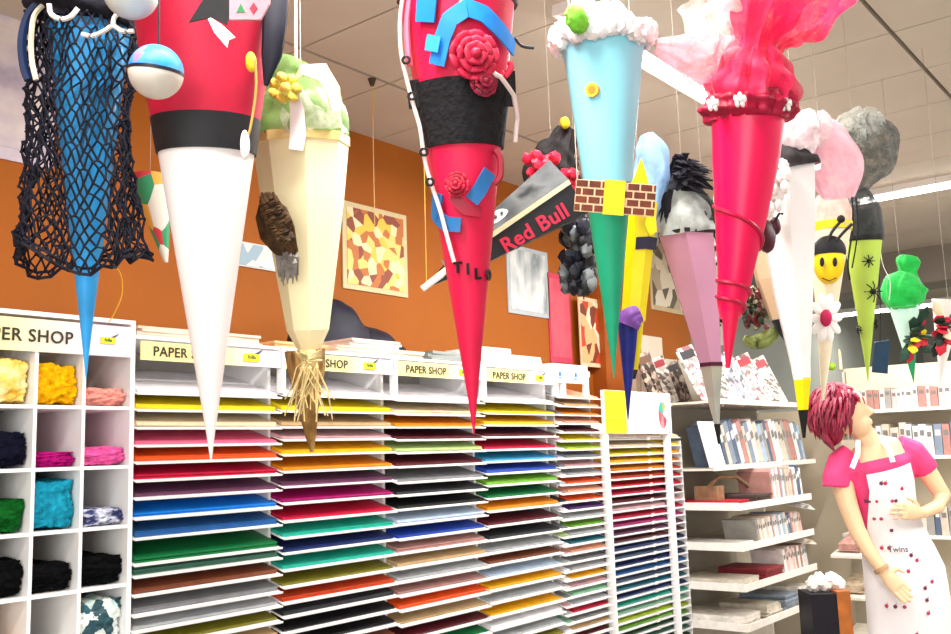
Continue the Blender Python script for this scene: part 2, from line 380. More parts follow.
def rack(x0, x1, zs, names, colname, y0=FY, td=TD, name='paper_rack', cat='rack', ordinal=True, sign=None, top=None, label=None, pale=None, thick=(.006, .014), extra_low=0):
    t = thing(name, label, cat, Vector(((x0+x1)/2, y0+td/2, 0)))
    ztop = top
    MB().box((x0+.0005, y0+.07, 0), (x0+.006, y0+td+.03, ztop-.0)).build('side_panel', WHITE, t)
    MB().box((x1-.006, y0+.07, 0), (x1-.0005, y0+td+.03, ztop-.0)).build('side_panel', WHITE, t)
    MB().box((x0, y0+td+.022, 0), (x1, y0+td+.03, ztop)).build('back_panel', mat('#cfcac8', .6, .03), t)
    rnd = random.Random(int(x0*1000))
    sl = Vector((0, 1, TILT)).normalized(); nn = Vector((0, -TILT, 1)).normalized()
    for i, z in enumerate(zs):
        mb = MB(); mb.obox(Vector(((x0+x1)/2, y0, z))+sl*td/2, X*((x1-x0)/2-.003), sl*td/2, nn*.0014)
        mb.obox(Vector(((x0+x1)/2, y0, z))+nn*.0014, X*((x1-x0)/2-.003), sl*.0016, nn*.0028)
        mb.build('tray', WHITE, t, smooth=False)
        if i < len(names):
            cn = names[i]
            paper_stack(x0+.006, x1-.006, z+.0018, y0, td-.03, rnd.uniform(*thick), cn, '%s paper stack, %s tray from the top, %s' % (cn.replace('_', ' '), ORD[i], colname), 'paper stacks in the '+colname, rnd)
    return t
def edges(px, pys, y0=FY, low=0, step=18):
    pys = list(pys)
    for k in range(low): pys.append(pys[-1]+step)
    return [onY(px, py, y0).z for py in pys]
X0 = [onY(135, 400, FY).x, onY(281, 400, FY).x, onY(395, 400, FY).x, onY(485, 400, FY).x]
pit = (X0[3]-X0[0])/3
XS = [X0[0]+pit*i for i in range(5)]; XS[0] += .004
e1 = edges(140, [394, 411, 429, 447, 464, 482, 500, 520, 540, 566, 578, 597, 617, 633], low=3)
n1 = ['white', 'yellow', 'cream', 'pink', 'orange', 'crimson', 'plum', 'blue', 'steel_blue', 'green', 'grey_green', 'brown', 'grey', 'silver', 'olive', 'tan', 'brown']
e2 = edges(285, [396, 412, 428, 441, 456, 473, 488, 505, 523, 539.5, 555, 572, 589, 605, 619], low=5, step=16)
n2 = ['white', 'yellow', 'tan', 'dusty_pink', 'gold', 'amber', 'plum', 'magenta', 'crimson', 'turquoise', 'navy', 'turquoise', 'olive', 'rust', 'charcoal', 'black', 'black', 'brown', 'grey', 'tan']
e3 = edges(400, [401, 415, 428, 441, 454, 468, 484, 497, 511, 526, 541, 555, 570, 584, 598, 613, 628], low=5, step=15)
n3 = ['white', 'cream', 'amber', 'maroon', 'pale_green', 'maroon', 'grey', 'charcoal', 'black', 'pale_blue', 'royal_blue', 'rose', 'tan', 'silver', 'rose', 'orange', 'tan', 'maroon', 'green', 'grey', 'tan', 'brown']
e4 = edges(489, [402, 414, 426, 438, 451, 463, 475, 487, 500, 513, 528, 542, 555, 567, 580, 593, 606, 620, 633], low=5, step=13)
n4 = ['white', 'yellow', 'gold', 'maroon', 'crimson', 'sky_blue', 'royal_blue', 'apple_green', 'green', 'amber', 'maroon', 'charcoal', 'silver', 'brown', 'pale_blue', 'gold', 'silver', 'gold', 'white', 'silver', 'olive', 'maroon', 'grey', 'tan']
rtop = zc(335, 200)
cn = ['leftmost wide rack column', 'second wide rack column', 'third wide rack column', 'fourth wide rack column']
rl = ['wide white paper rack column beside the cube shelf', 'wide white paper rack column behind the tip of the cream cone', 'wide white paper rack column left of the red cone tip', 'wide white paper rack column right of the red cone tip']
hs = onY(137, 340, FY).z; hb = onY(137, 359, FY).z
for i, (e, nms) in enumerate(((e1, n1), (e2, n2), (e3, n3), (e4, n4))):
    e = [z for z in e if z > .15]
    t = rack(XS[i], XS[i+1], e, nms, cn[i], top=hs+.02, label=rl[i])
    MB().box((XS[i]+.0005, FY+.02, hs+.008), (XS[i+1]-.0005, FY+TD+.03, hs+.018)).build('top_board', WHITE, t)
    if i: MB().box((XS[i]+.0005, FY+.002, e[0]+.01), (XS[i]+.016, FY+.03, hs+.018)).build('post', WHITE, t)
    s = MB().box((XS[i]+.017, FY+.006, hb), (XS[i+1]-.002, FY+.012, hs)).build('header_sign', SG2, t)
    hh = hs-hb
    MB().text('PAPER SHOP', Vector((XS[i]+(.055 if i == 0 else .065), FY+.004, hb+hh*.24)), X, Z, hh*.74, .001, 'LEFT', 1.05, .0005).build('sign_lettering', INK, s)
    logo(s, XS[i]+.415, hb+hh*.5, FY+.004, .030)
# white sheets hanging loose above the top tray of each column
# two narrow columns
xa, xb, xc_ = XS[4], onY(566, 400, FY).x, onY(602, 400, FY).x
NB = ['silver', 'white', 'grey', 'ivory', 'silver', 'dusty_pink', 'white', 'pale_blue', 'grey', 'white', 'silver', 'rose', 'charcoal', 'white', 'silver', 'grey', 'pale_green', 'white', 'dusty_pink', 'silver', 'white', 'ivory', 'white', 'grey', 'dusty_pink', 'silver', 'mint', 'white', 'grey', 'silver']
NC = ['peach', 'tan', 'amber', 'peach', 'maroon', 'yellow', 'lime', 'grey', 'dusty_pink', 'silver', 'orange', 'peach', 'orange', 'purple', 'silver', 'apple_green', 'silver', 'teal', 'peach', 'grey', 'silver', 'gold', 'dusty_pink', 'mint', 'silver', 'crimson', 'grey', 'tan', 'maroon', 'grey']
def zrange(px, p0, step, n, y0=FY):
    return [z for z in (onY(px, p0+step*i, y0).z for i in range(n)) if z > .2]
for (u, v, nms, colname, lab, lg) in ((xa, xb, NB, 'left narrow rack column', 'narrow white paper rack column next to the fourth wide one', .5), (xb, xc_, NC, 'right narrow rack column', 'narrow white paper rack column touching the tower with the yellow header', .5)):
    zs = zrange(565, 398, 8.8, 30)
    t = rack(u, v, zs, nms, colname, top=(hs+.0 if u == xa else zs[0]+.02), label=lab, thick=(.004, .010))
    vv = v if lab.startswith('narrow white paper rack column next') else onY(588, 380, FY).x
    MB().box((u, FY+.02, hs-.012), (vv, FY+TD+.03, hs)).build('top_board', WHITE, t)
    for xx in ((u+.008, vv) if vv == v else (vv,)): MB().box((xx-.008, FY+.002, zs[0]+.01), (xx+.008, FY+.03, hs)).build('post', WHITE, t)
    s = MB().box((u+.010, FY+.006, onY(555, 382, FY).z), (vv-.010, FY+.012, hs-.014)).build('header_sign', mat('#b9dbe6', .5, .03), t)
    xm = (u+vv)/2; zz = onY(555, 375, FY).z
    MB().obox(Vector((xm, FY+.004, zz+.008)), X*.010, Y*.001, Z*.010).build('sign_symbol', mat('#2a6ea8', .5), s)
    MB().obox(Vector((xm, FY+.004, zz-.010)), X*.016, Y*.001, Z*.002).build('sign_line', mat('#5e8ca6', .5), s)

# tower with yellow and white header
TY = 2.5
tx0, tx1 = onY(602, 400, FY).x+.018, onY(672, 500, TY).x
tw = thing('paper_tower', 'tall white card tower with yellow and white header board', 'rack', Vector(((tx0+tx1)/2, TY+.2, 0)))
tt, tb = onY(604, 390, TY).z, onY(604, 434, TY).z
for x in (tx0, tx1): MB().box((x-.008, TY-.01, 0), (x+.008, TY+.03, tb+.01)).build('post', WHITE, tw)
for x in (tx0, tx1): MB().box((x-.004, TY+.30, 0), (x+.004, TY+.33, tb)).build('rear_post', WHITE, tw)
hd = MB().box((tx0-.014, TY-.01, tb), (tx1+.03, TY+.01, tt)).build('header_board', mat('#f5f4f4', .5, .02), tw)
MB().box((tx0-.012, TY-.014, tb+.004), (tx0+.19, TY-.0105, tt-.002)).build('yellow_panel', mat('#f8e80a', .5, .02), hd)
for k in range(2): MB().box((tx0+.015, TY-.0165, tb+.07+.05*k), (tx0+.14, TY-.0145, tb+.073+.05*k)).build('printed_line', mat('#c9a50c', .5), hd)
# colour fan on the header
mb = MB(); cols = ['#1fa896', '#e8506a', '#ef8f8a', '#c8385a', '#e9e4c8', '#9aa06a']
for i in range(6):
    mb.k = i; a0 = math.radians(100+i*60); a1 = math.radians(100+(i+1)*60)
    pts = [(0, 0)]+[(math.cos(a0+(a1-a0)*j/4)*.045, math.sin(a0+(a1-a0)*j/4)*.072) for j in range(5)]
    mb.prism(Vector((tx1-.07, TY-.0105, tb+.10)), X, Z, pts, .003)
mb.build('colour_wheel', [mat(c, .5) for c in cols], hd, label='round multicoloured colour wheel')
NT = ['ivory', 'cream', 'yellow', 'gold', 'amber', 'rust', 'red', 'crimson', 'maroon', 'dusty_pink', 'crimson', 'magenta', 'plum', 'maroon', 'navy', 'slate', 'navy', 'steel_blue', 'slate', 'teal', 'navy', 'turquoise', 'mint', 'lime', 'apple_green', 'dark_green', 'grey_green', 'dark_green', 'tan', 'charcoal', 'grey', 'brown']
sl = Vector((0, 1, TILT)).normalized(); nn = Vector((0, -TILT, 1)).normalized()
rnd = random.Random(5)
for i in range(32):
    z = onY(606, 440+8.3*i, TY).z
    if z < .3: break
    mb = MB(); c = Vector(((tx0+tx1)/2, TY+.012, z)); mb.obox(c+sl*.15, X*((tx1-tx0)/2-.015), sl*.15, nn*.0012)
    mb.obox(c+nn*.001, X*((tx1-tx0)/2-.015), sl*.0015, nn*.0022); 
    tr = mb.build('tray', mat('#dcdcde', .4, .03), tw, smooth=False)
    MB().obox(c+X*.12-sl*.002+nn*.006, X*.016, sl*.0008, nn*.009).build('price_tag', WHITE, tr)
    paper_stack(tx0+.018, tx1-.018, z+.0016, TY+.012, .28, rnd.uniform(.006, .013), NT[i], '%s card stack, %s tray from the top, tower with yellow header' % (NT[i].replace('_', ' '), ORD[i]), 'card stacks in the tower', rnd)
# slim side tower to its right
sx0, sx1 = tx1+.02, onY(690, 500, TY+.02).x-.03
sw = thing('side_tower', 'slim white card holder on the right side of the tall card tower', 'rack', Vector(((sx0+sx1)/2, TY+.2, 0)))
MB().box((sx1-.004, TY+.04, 0), (sx1+.004, TY+.3, tb-.04)).build('side_panel', WHITE, sw)
MB().box((sx0, TY+.29, 0), (sx1, TY+.3, tb-.04)).build('back_panel', WHITE, sw)
for i in range(31):
    z = onY(672, 438+8.0*i, TY).z
    if z < .3: break
    c = Vector(((sx0+sx1)/2, TY+.03, z)); MB().obox(c+sl*.13, X*((sx1-sx0)/2-.005), sl*.13, nn*.0012).build('tray', mat('#dcdcde', .4, .03), sw, smooth=False)
    k = NT[min(31, i+1)]
    paper_stack(sx0+.006, sx1-.008, z+.0016, TY+.03, .24, rnd.uniform(.006, .012), k, '%s card stack, %s tray from the top, slim side holder' % (k.replace('_', ' '), ORD[i]), 'card stacks in the slim side holder', rnd)

# ------------------------------------------------------------------ things lying on top of the racks
RTZ = hs+.0185
def flat_stack(px0, px1, y0, y1, z, h, col, label, n=4, seed=0, name='sheet_pack', cat='paper pack', ymid=FY):
    rnd = random.Random(seed); xa = onY(px0, 350, y0).x; xb = onY(px1, 350, y0).x; mb = MB()
    for i in range(n):
        q = rnd.uniform(-.03, .03); a = Vector((math.cos(q), math.sin(q), 0)); b = Vector((-math.sin(q), math.cos(q), 0))
        mb.obox(Vector(((xa+xb)/2+rnd.uniform(-.01, .01), (y0+y1)/2, z+h*(i+.5)/n)), a*(xb-xa)/2*rnd.uniform(.93, 1), b*(y1-y0)/2*.97, Z*h/n*.48)
    return mb.build(name, mat(col, .5, .1, 12), label=label, cat=cat, smooth=False)
flat_stack(136, 262, FY+.05, FY+.33, RTZ, .035, '#e5cdb9', 'flat pack of peach sheets on the leftmost rack column', 4, 1)
flat_stack(275, 345, FY+.08, FY+.33, RTZ, .03, '#e9b27a', 'pack of tan orange sheets on the rack behind the cream cone', 3, 2)
flat_stack(335, 425, FY+.03, FY+.3, RTZ, .028, '#e6d0bb', 'lower pack of beige sheets in front of the dark bag', 4, 3)
flat_stack(352, 402, FY+.06, FY+.28, RTZ+.0285, .035, '#e8d3c6', 'upper pack of beige sheets in front of the dark bag', 4, 4)
flat_stack(430, 478, FY+.10, FY+.33, RTZ, .05, '#8d9390', 'grey pack of sheets behind the red cone tip', 4, 5)
flat_stack(478, 543, FY+.04, FY+.33, RTZ, .055, '#eceae6', 'thick stack of white sheets right of the red cone tip', 6, 6)
flat_stack(482, 512, FY+.08, FY+.3, RTZ+.056, .03, '#f2f1ee', 'small white sheet pile on the thick white stack', 3, 7)
flat_stack(552, 589, FY+.05, FY+.3, RTZ-.018, .055, '#f3f1ef', 'white box on top of the narrow rack columns', 2, 8)
# dark bag
p = onY(368, 345, FY+.22); mb = MB()
mb.ball(Vector((p.x-.04, FY+.40, RTZ+.0)), .22, .14, .27, n=24, m=12, lump=.05, u0=.5, u1=1)
mb.ball(Vector((p.x+.16, FY+.40, RTZ+.0)), .24, .13, .17, n=24, m=12, lump=.05, u0=.5, u1=1)
mb.build('soft_bag', mat('#0e0e26', .6, .3, 12, bump=.3), label='dark navy soft bag lying on the racks below the poster', cat='bag')

# ================================================================== WALL POSTERS
def poster(px, py, pw, ph, frm, pic, label, y=WY, name='poster', cat='poster', skew=0):
    a = onY(px, py, y); b = onY(px+pw, py+ph, y); x0, x1, z1, z0 = a.x, b.x, a.z, b.z
    t = thing(name, label, cat, Vector(((x0+x1)/2, y-.01, z0)))
    MB().box((x0, y-.008, z0), (x1, y-.0005, z1)).build('sheet', mat(frm, .6, .04), t)
    mx, mz = (x1-x0)*.06, (z1-z0)*.06
    MB().box((x0+mx, y-.0105, z0+mz), (x1-mx, y-.0085, z1-mz)).build('picture', pic, t)
    return t
poster(-40, -60, 92, 230, '#cfc3cf', multi('lilac_print', ['#8a8399', '#c5b8c4', '#e2d5d0', '#e8dccb'], (3, 3, 5), 'NOISE'), 'pale lilac poster with dots high on the orange wall at the left picture edge')
poster(341, 200, 66, 98, '#d9c79a', multi('yellow_print', ['#e8cf70', '#c06a1c', '#e8d9a8', '#8c3a20', '#e9c23a'], (20, 20, 20)), 'cream poster with yellow and brown blots on the orange wall')
poster(232, 240, 44, 32, '#e5e3df', multi('blue_print', ['#cfe0ea', '#9ab6c8', '#e9e6df', '#5b6f8a'], (14, 9, 14)), 'small pale blue poster on orange wall behind the cream cone')
poster(505, 243, 44, 76, '#b9c0c4', multi('denim_print', ['#9aa4a8', '#dfe3e2', '#7f8c92', '#e9ecec'], (5, 5, 2), 'NOISE'), 'grey and white hanging cloth print below the black ramp cone')
poster(546, 272, 26, 92, '#d0405a', multi('red_print', ['#cf3c5c', '#dd5a6a', '#c83250'], (5, 5, 3), 'NOISE'), 'plain raspberry red poster on orange wall')
poster(577, 296, 25, 72, '#e3c9a4', multi('brown_print', ['#c8401c', '#e9b37c', '#7c3518', '#f0dcc0'], (16, 9, 12)), 'cream and red picture poster left of the brown post', y=3.15)
poster(646, 232, 40, 84, '#cbb489', multi('line_print', ['#b9a68a', '#e4d8c0', '#6a5f50', '#d8c9aa'], (10, 9, 10)), 'beige framed poster with dark lines behind the yellow cone')

# ================================================================== MAGAZINE SHELVES (right of the racks)
SHELFW = mat('#ddd5c8', .5, .04, 6)
COV = [multi('cover_%d' % i, c, tuple(q*2 for q in sc), k) for i, (c, sc, k) in enumerate([
  (['#e8e2da', '#8f9aa8', '#d8c8b8', '#5a5f6c', '#c09aa2'], (14, 14, 22), 'VORONOI'),
  (['#e9e4dc', '#b9b0a6', '#6b5e58', '#d9d3cc'], (11, 11, 26), 'VORONOI'),
  (['#dfe6ea', '#7f9ab0', '#e9ecec', '#3c5470', '#c9d6dc'], (18, 18, 18), 'VORONOI'),
  (['#f0ebe4', '#dcc4bc', '#8a5a60', '#f2efe9', '#8f8a84'], (12, 12, 24), 'VORONOI'),
  (['#e4e0d2', '#9ba58a', '#d2d6c0', '#5c664e'], (16, 16, 16), 'VORONOI'),
  (['#4a3a34', '#8a7466', '#2f2826', '#b9a694'], (16, 16, 20), 'VORONOI')])]
SPN = ['#e9e6e0', '#9db2c6', '#c8d4da', '#d9b4b0', '#7d8a9c', '#d8cfc0', '#b08078', '#ece7dd', '#56657c', '#cdbfae', '#9c9a94', '#e3cfc8']
SPNAME = ['ivory', 'dusty blue', 'pale blue', 'dusty pink', 'slate blue', 'beige', 'rust brown', 'cream', 'dark blue', 'tan', 'grey', 'pale pink']
def magazine(x0, x1, y, z, h, cover, label, group, lean=.22, th=.008, roll_=0):
    c = Vector(((x0+x1)/2, y, z)); upv = Vector((math.sin(roll_), math.sin(lean), math.cos(lean))).normalized(); a = (X-upv*X.dot(upv)).normalized(); n = a.cross(upv)
    w = (x1-x0)/2
    mb = MB(); mb.obox(c+upv*h/2, a*w, n*th/2, upv*h/2); mb.k = 1
    mb.obox(c+upv*h*.86-n*0+n*(th/2+.0005 if n.y < 0 else -(th/2+.0005)), a*w*.8, n*.0005, upv*h*.07)
    return mb.build('magazine', [cover, mat(random.choice(['#a83a44', '#3a4f78', '#2f2f36', '#d8d4cc', '#6d4a3a']), .4)], label=label, cat='magazine', group=group, smooth=False)
def spine_row(x0, x1, y, z, h, group, where, seed, wmin=.012, wmax=.03, depth=.16, lean=.0, side='x', kind='book'):
    rnd = random.Random(seed); x = x0; items = []
    while x < x1-.012:
        w = rnd.uniform(wmin, wmax); items.append((x, w, rnd.randrange(len(SPN)), h*rnd.uniform(.84, 1), lean+rnd.uniform(-.02, .02))); x += w+abs(math.sin(lean))*.002
    cnt = {}; run = {}
    for it in items: cnt[it[2]] = cnt.get(it[2], 0)+1
    for (x, w, k, hh, ln) in (items if side == 'x' else items[::-1]):
        upv = Vector((math.sin(ln), 0, math.cos(ln))) if side == 'x' else Vector((0, math.sin(ln), math.cos(ln)))
        a = Vector((upv.z, 0, -upv.x)) if side == 'x' else Vector((0, upv.z, -upv.y)); dpt = Y if side == 'x' else X
        c = Vector((x+w/2, y+depth/2, z)) if side == 'x' else Vector((y+depth/2, x+w/2, z))
        mb = MB(); mb.obox(c+upv*(hh/2+abs(ln)*w*.6), a*w*.46, dpt*depth/2, upv*hh/2); mb.k = 1
        mb.obox(c+upv*(hh*.72)-dpt*(depth/2+.0004), a*w*.3, dpt*.0005, upv*hh*.09)
        run[k] = run.get(k, 0)+1
        lb = '%s %s %s' % (SPNAME[k], kind, where) if cnt[k] == 1 else '%s %s %s from the left %s' % (['first', 'second', 'third', 'fourth', 'fifth', 'sixth', 'seventh', 'eighth'][run[k]-1], SPNAME[k], kind, where)
        mb.build(kind, [mat(SPN[k], .5, .1, 20), mat('#7a7672' if k not in (4, 8) else '#e8e4da', .5)], label=lb, cat=kind, group=group, smooth=False)
MY = 2.36
mx0 = 5.02; mx1 = 6.62
mg = thing('magazine_rack', 'long off-white magazine rack with tilted shelves behind the pink and white cones', 'rack', Vector(((mx0+mx1)/2, MY+.3, 0)))
MF = 2.22
zb = [onY(735, 402, MY).z, onY(735, 467, MY).z]+[onY(735, q, MF).z for q in (508, 550, 592, 634)]
MB().box((mx0, MY+.42, 0), (mx1, MY+.45, onY(735, 350, MY).z-.02)).build('back_panel', mat('#bdb4a4', .7, .06, 4), mg)
for x in (mx0+.01, mx1-.02): MB().box((x, MY+.38, 0), (x+.03, MY+.42, onY(735, 350, MY).z-.04)).build('upright', SHELFW, mg)
for i, z in enumerate(zb[:2]):
    MB().box((mx0, MY, z-.012), (mx1, MY+.42, z)).build('shelf_board', SHELFW, mg)
    MB().box((mx0, MY-.006, z-.014), (mx1, MY+.002, z+.016)).build('shelf_lip', mat('#e6ddd0', .4), mg)
for i, z in enumerate(zb[2:]):
    xe = 6.1
    MB().box((mx0, MF, z-.012), (xe, MY+.42, z)).build('shelf_board', SHELFW, mg)
    MB().box((mx0, MF-.006, z-.018), (xe, MF+.002, z+.020)).build('shelf_lip', mat('#efe8de', .4), mg)
    MB().box((mx0-.008, MF, z-.018), (mx0, MY+.42, z+.024)).build('end_lip', mat('#f2ece4', .4), mg)
# tilted magazines, top tier
x = mx0+.02; k = 0
nm = ['first', 'second', 'third', 'fourth', 'fifth', 'sixth', 'seventh', 'eighth', 'ninth', 'tenth']
while x < mx1-.3:
    w = [.25, .27, .24, .28][k % 4]
    magazine(x, x+w, MY+.05, zb[0]+.001, .35, COV[[3, 1, 0, 3, 1, 2, 4, 0][k % 8]], '%s tilted magazine from the left on the top shelf of the magazine rack' % nm[k], 'magazines on the top shelf', lean=.35, roll_=-.22)
    x += w+.008; k += 1
# second tier: upright pale blue booklets
spine_row(mx0+.30, mx1-.03, MY+.05, zb[1]+.001, .29, 'booklets on the second shelf of the magazine rack', 'leaning on the second shelf of the magazine rack', 3, .03, .07, .2, lean=-.42, kind='booklet')
# lower tiers
flat = lambda xa, xb, ya, yb, z, h, col, lab, n=4, sd=0: (lambda mb: mb.build('magazine_pile', mat(col, .5, .15, 20), label=lab, cat='magazine pile', smooth=False))(
    (lambda mb, rr: [mb.obox(Vector(((xa+xb)/2+rr.uniform(-.012, .012), (ya+yb)/2+rr.uniform(-.008, .008), z+h*(i+.5)/n)), X*(xb-xa)/2*rr.uniform(.9, 1), Y*(yb-ya)/2*rr.uniform(.93, 1), Z*h/n*.47) for i in range(n)] and mb)(MB(), random.Random(sd)))
flat(mx0+.02, mx0+.24, MF+.04, 2.68, zb[2]+.001, .03, '#b0122c', 'crimson pile of booklets at the near end of the third shelf', 3, 1)
flat(mx0+.30, mx0+.52, MF+.02, 2.55, zb[2]+.001, .05, '#4a3d3a', 'dark pile of booklets on the third shelf of the magazine rack', 4, 2)
spine_row(mx0+.56, 6.08, MF+.04, zb[2]+.001, .2, 'booklets on the third shelf of the magazine rack', 'standing on the third shelf of the magazine rack', 8, .02, .04, .2, lean=-.15, kind='booklet')
spine_row(mx0+.3, 6.0, MF+.03, zb[3]+.001, .14, 'booklets on the fourth shelf of the magazine rack', 'standing on the fourth shelf of the magazine rack', 12, .02, .045, .2, lean=-.3, kind='booklet')
flat(mx0+.02, mx0+.26, MF+.04, 2.66, zb[3]+.001, .02, '#d9d4cc', 'flat pale booklet pile at the near end of the fourth shelf', 3, 3)
flat(mx0+.02, mx0+.3, MF+.04, 2.66, zb[4]+.001, .035, '#cfc7b8', 'flat beige booklet pile at the near end of the fifth shelf', 3, 4)
flat(mx0+.36, mx0+.62, MF+.02, 2.55, zb[4]+.001, .06, '#8a2a34', 'maroon booklet pile on the fifth shelf of the magazine rack', 4, 5)
spine_row(mx0+.66, 6.05, MF+.03, zb[4]+.001, .15, 'booklets on the fifth shelf of the magazine rack', 'standing on the fifth shelf of the magazine rack', 15, .02, .04, .2, lean=-.25, kind='booklet')
flat(mx0+.02, mx0+.3, MF+.04, 2.66, zb[5]+.001, .05, '#e8e3da', 'flat white booklet pile at the near end of the bottom visible shelf', 3, 6)
for k, (xa_, yb_, zi, col, nm_) in enumerate(((5.36, .02, 5, '#c8bfae', 'beige'), (5.62, .02, 5, '#8f9aa8', 'grey blue'), (5.84, .015, 5, '#e9e3da', 'ivory'))):
    flat(xa_, xa_+.20, MF+.02, MF+.32, zb[zi]+.001, .07+.02*k, col, '%s booklet pile on the lowest visible shelf of the magazine rack' % nm_, 7, 20+k)
for k, (xa_, zi, nm_, wh) in enumerate(((5.95, 3, 'white', 'fourth'), (5.93, 4, 'cream', 'fifth'))):
    mb = MB()
    for q_ in range(4): mb.obox(Vector((xa_+.10+.006*q_, MF+.10, zb[zi]+.165+.006*q_)), Vector((.11, .01*q_, -.012)), Vector((0, .10, .02)), Vector((0, 0, .0022)))
    mb.build('loose_sheets', WHITE if k == 0 else mat('#efe6d4', .5), label='%s loose sheets spilling over the booklets at the right end of the %s shelf' % (nm_, wh), cat='paper', smooth=False)
# piled loose things above the near end: box of brown booklets leaning, white board
for k in range(3):
    a = onY(652+17*k, 405, 2.62)
    magazine(a.x, a.x+.17, 2.62+.02*k, zb[0]+.001, .30-.012*k, COV[5] if k != 1 else COV[1], ['leftmost', 'middle', 'rightmost'][k]+' of three brown patterned magazines leaning behind the purple cone', 'brown magazines behind the purple cone', lean=.2, roll_=-.22, th=.012)
MB().box((onY(640, 400, 2.6).x, 2.58, zb[0]-.02), (mx0-.005, 2.85, zb[0])).build('wall_shelf', SHELFW, label='short off-white shelf under the brown patterned magazines', cat='shelf')
a = onY(682, 415, 2.5); b_ = onY(718, 470, 2.5)
mb = MB(); mb.obox(Vector((5.13, MY+.05, zb[1]+.0+.135)), X*.10, Vector((0, .004, -.001)), Vector((0, .03, .13))); mb.build('white_card', mat('#f4f0ee', .5, .02), label='blank white card leaning left of the pale blue booklets', cat='card', smooth=False)
# brown bag / box on the third shelf space
mb = MB(); mb.sweep([Vector((5.15, 2.46, zb[2]+.10)), Vector((5.25, 2.44, zb[2]+.155)), Vector((5.41, 2.40, zb[2]+.15)), Vector((5.53, 2.38, zb[2]+.09))], [.012]*4, 8)
mb.box((5.1, 2.38, zb[2]+.0315), (5.19, 2.52, zb[2]+.11)); mb.k = 1
mb.build('brown_handle_box', [mat('#8a6a4c', .6, .2), WHITE], label='brown curved handle box on the third shelf near end', cat='box')

# ------------------------------------------------------------------ shelving on the far right, behind the mannequin
BX = 6.75
bsh = thing('wall_shelving', 'cream shelving with books behind the mannequin', 'shelf', Vector((BX+.2, 1.3, 0)))
bz = [onX(905, 408, BX).z, onX(905, 456, BX).z, onX(905, 535, BX).z, onX(905, 600, BX).z]
by0, by1 = 1.2, 2.26
btop = onX(905, 361, BX).z
MB().box((BX+.32, by0, 0), (BX+.35, 3.1, btop-.28)).build('side_wing', mat('#c4b8a0', .6, .05, 4), bsh)
MB().box((BX+.3205, by0, btop-.28), (BX+.35, by1, btop)).build('back_panel', mat('#e9dcba', .6, .04, 4), bsh)
for z in bz: MB().box((BX, by0, z-.022), (BX+.32, by1, z)).build('shelf_board', mat('#f1ece2', .4, .02), bsh)
for y in (by0, by1-.02): MB().box((BX+.28, y, 0), (BX+.32, y+.02, btop-.02)).build('upright', SHELFW, bsh)
MB().box((BX+.27, 1.75, bz[0]), (BX+.318, by1-.03, btop+.0)).build('front_board', mat('#f0e2bd', .6, .03, 4), bsh)
spine_row(1.47, 2.15, BX+.02, bz[0]+.001, .15, 'books on the top shelf behind the mannequin', 'on the top shelf behind the mannequin', 21, .02, .05, .18, side='y')
spine_row(1.47, 2.0, BX+.02, bz[1]+.001, .22, 'books on the middle shelf behind the mannequin', 'on the middle shelf behind the mannequin', 23, .03, .06, .18, side='y')
spine_row(1.47, 1.75, BX+.02, bz[2]+.001, .2, 'books on the third shelf behind the mannequin', 'on the third shelf behind the mannequin', 25, .02, .05, .18, side='y')
# small green ball and tall candle on the cream board
p = onX(832, 374, BX+.1); g = MB(); 
zt = btop+.001
MB().ball(Vector((BX+.335, onX(832, 371, BX+.335).y, btop+.0295)), .03, n=14, m=10).build('ball_ornament', mat('#9ccc2c', .5, .1), label='small lime green ball standing on the cream back board behind the hair', cat='ornament')
yy = onX(839, 350, BX+.335).y
MB().sweep([Vector((BX+.335, yy, zt)), Vector((BX+.335, yy, btop+.05)), Vector((BX+.335, yy, btop+.12)), Vector((BX+.335, yy, btop+.15))], [.014, .012, .012, .006], 12).build('candle', mat('#eee0b8', .5, .05), label='cream candle shaped stick standing on the cream back board', cat='ornament')
# gondola end left of the mannequin: beige panel with sloping shelves
gx = 6.38
ge = thing('display_unit', 'beige display unit with sloping shelves left of the mannequin', 'shelf', Vector((gx, 2.0, 0)))
yl, yr = min(2.16, onX(800, 500, gx).y), onX(872, 500, gx).y
MB().box((gx+.2, yr, 0), (gx+.22, yl, onX(840, 440, gx).z)).build('back_panel', mat('#b8ad98', .7, .06, 4), ge)
for k, py in enumerate((548, 588, 634)):
    c = onX(832, py, gx-.05); mb = MB(); mb.obox(Vector((gx-.02, (yl+yr)/2, c.z)), Vector((0, (yl-yr)/2-.01, 0)), Vector((.19, 0, .035)), Vector((0, 0, .008))); mb.build('shelf_board', mat('#e8e0d0', .4), ge, smooth=False)
for k, (py, col, nmx) in enumerate(((548, '#b98a80', 'dusty pink'), (588, '#c9b49a', 'tan'))):
    c = onX(832, py, gx-.05)
    mb = MB()
    for j in range(4):
        mb.obox(Vector((gx-.04+.003*j, (yl+yr)/2+.01*(j % 2), c.z+.022+.011*j)), Vector((0, (yl-yr)/2-.05, 0)), Vector((.12, 0, .022)), Vector((0, 0, .0045)))
    mb.build('magazine_pile', mat(col, .5, .3, 25), label='%s pile of magazines on the sloping shelf left of the mannequin' % nmx, cat='magazine pile', smooth=False)
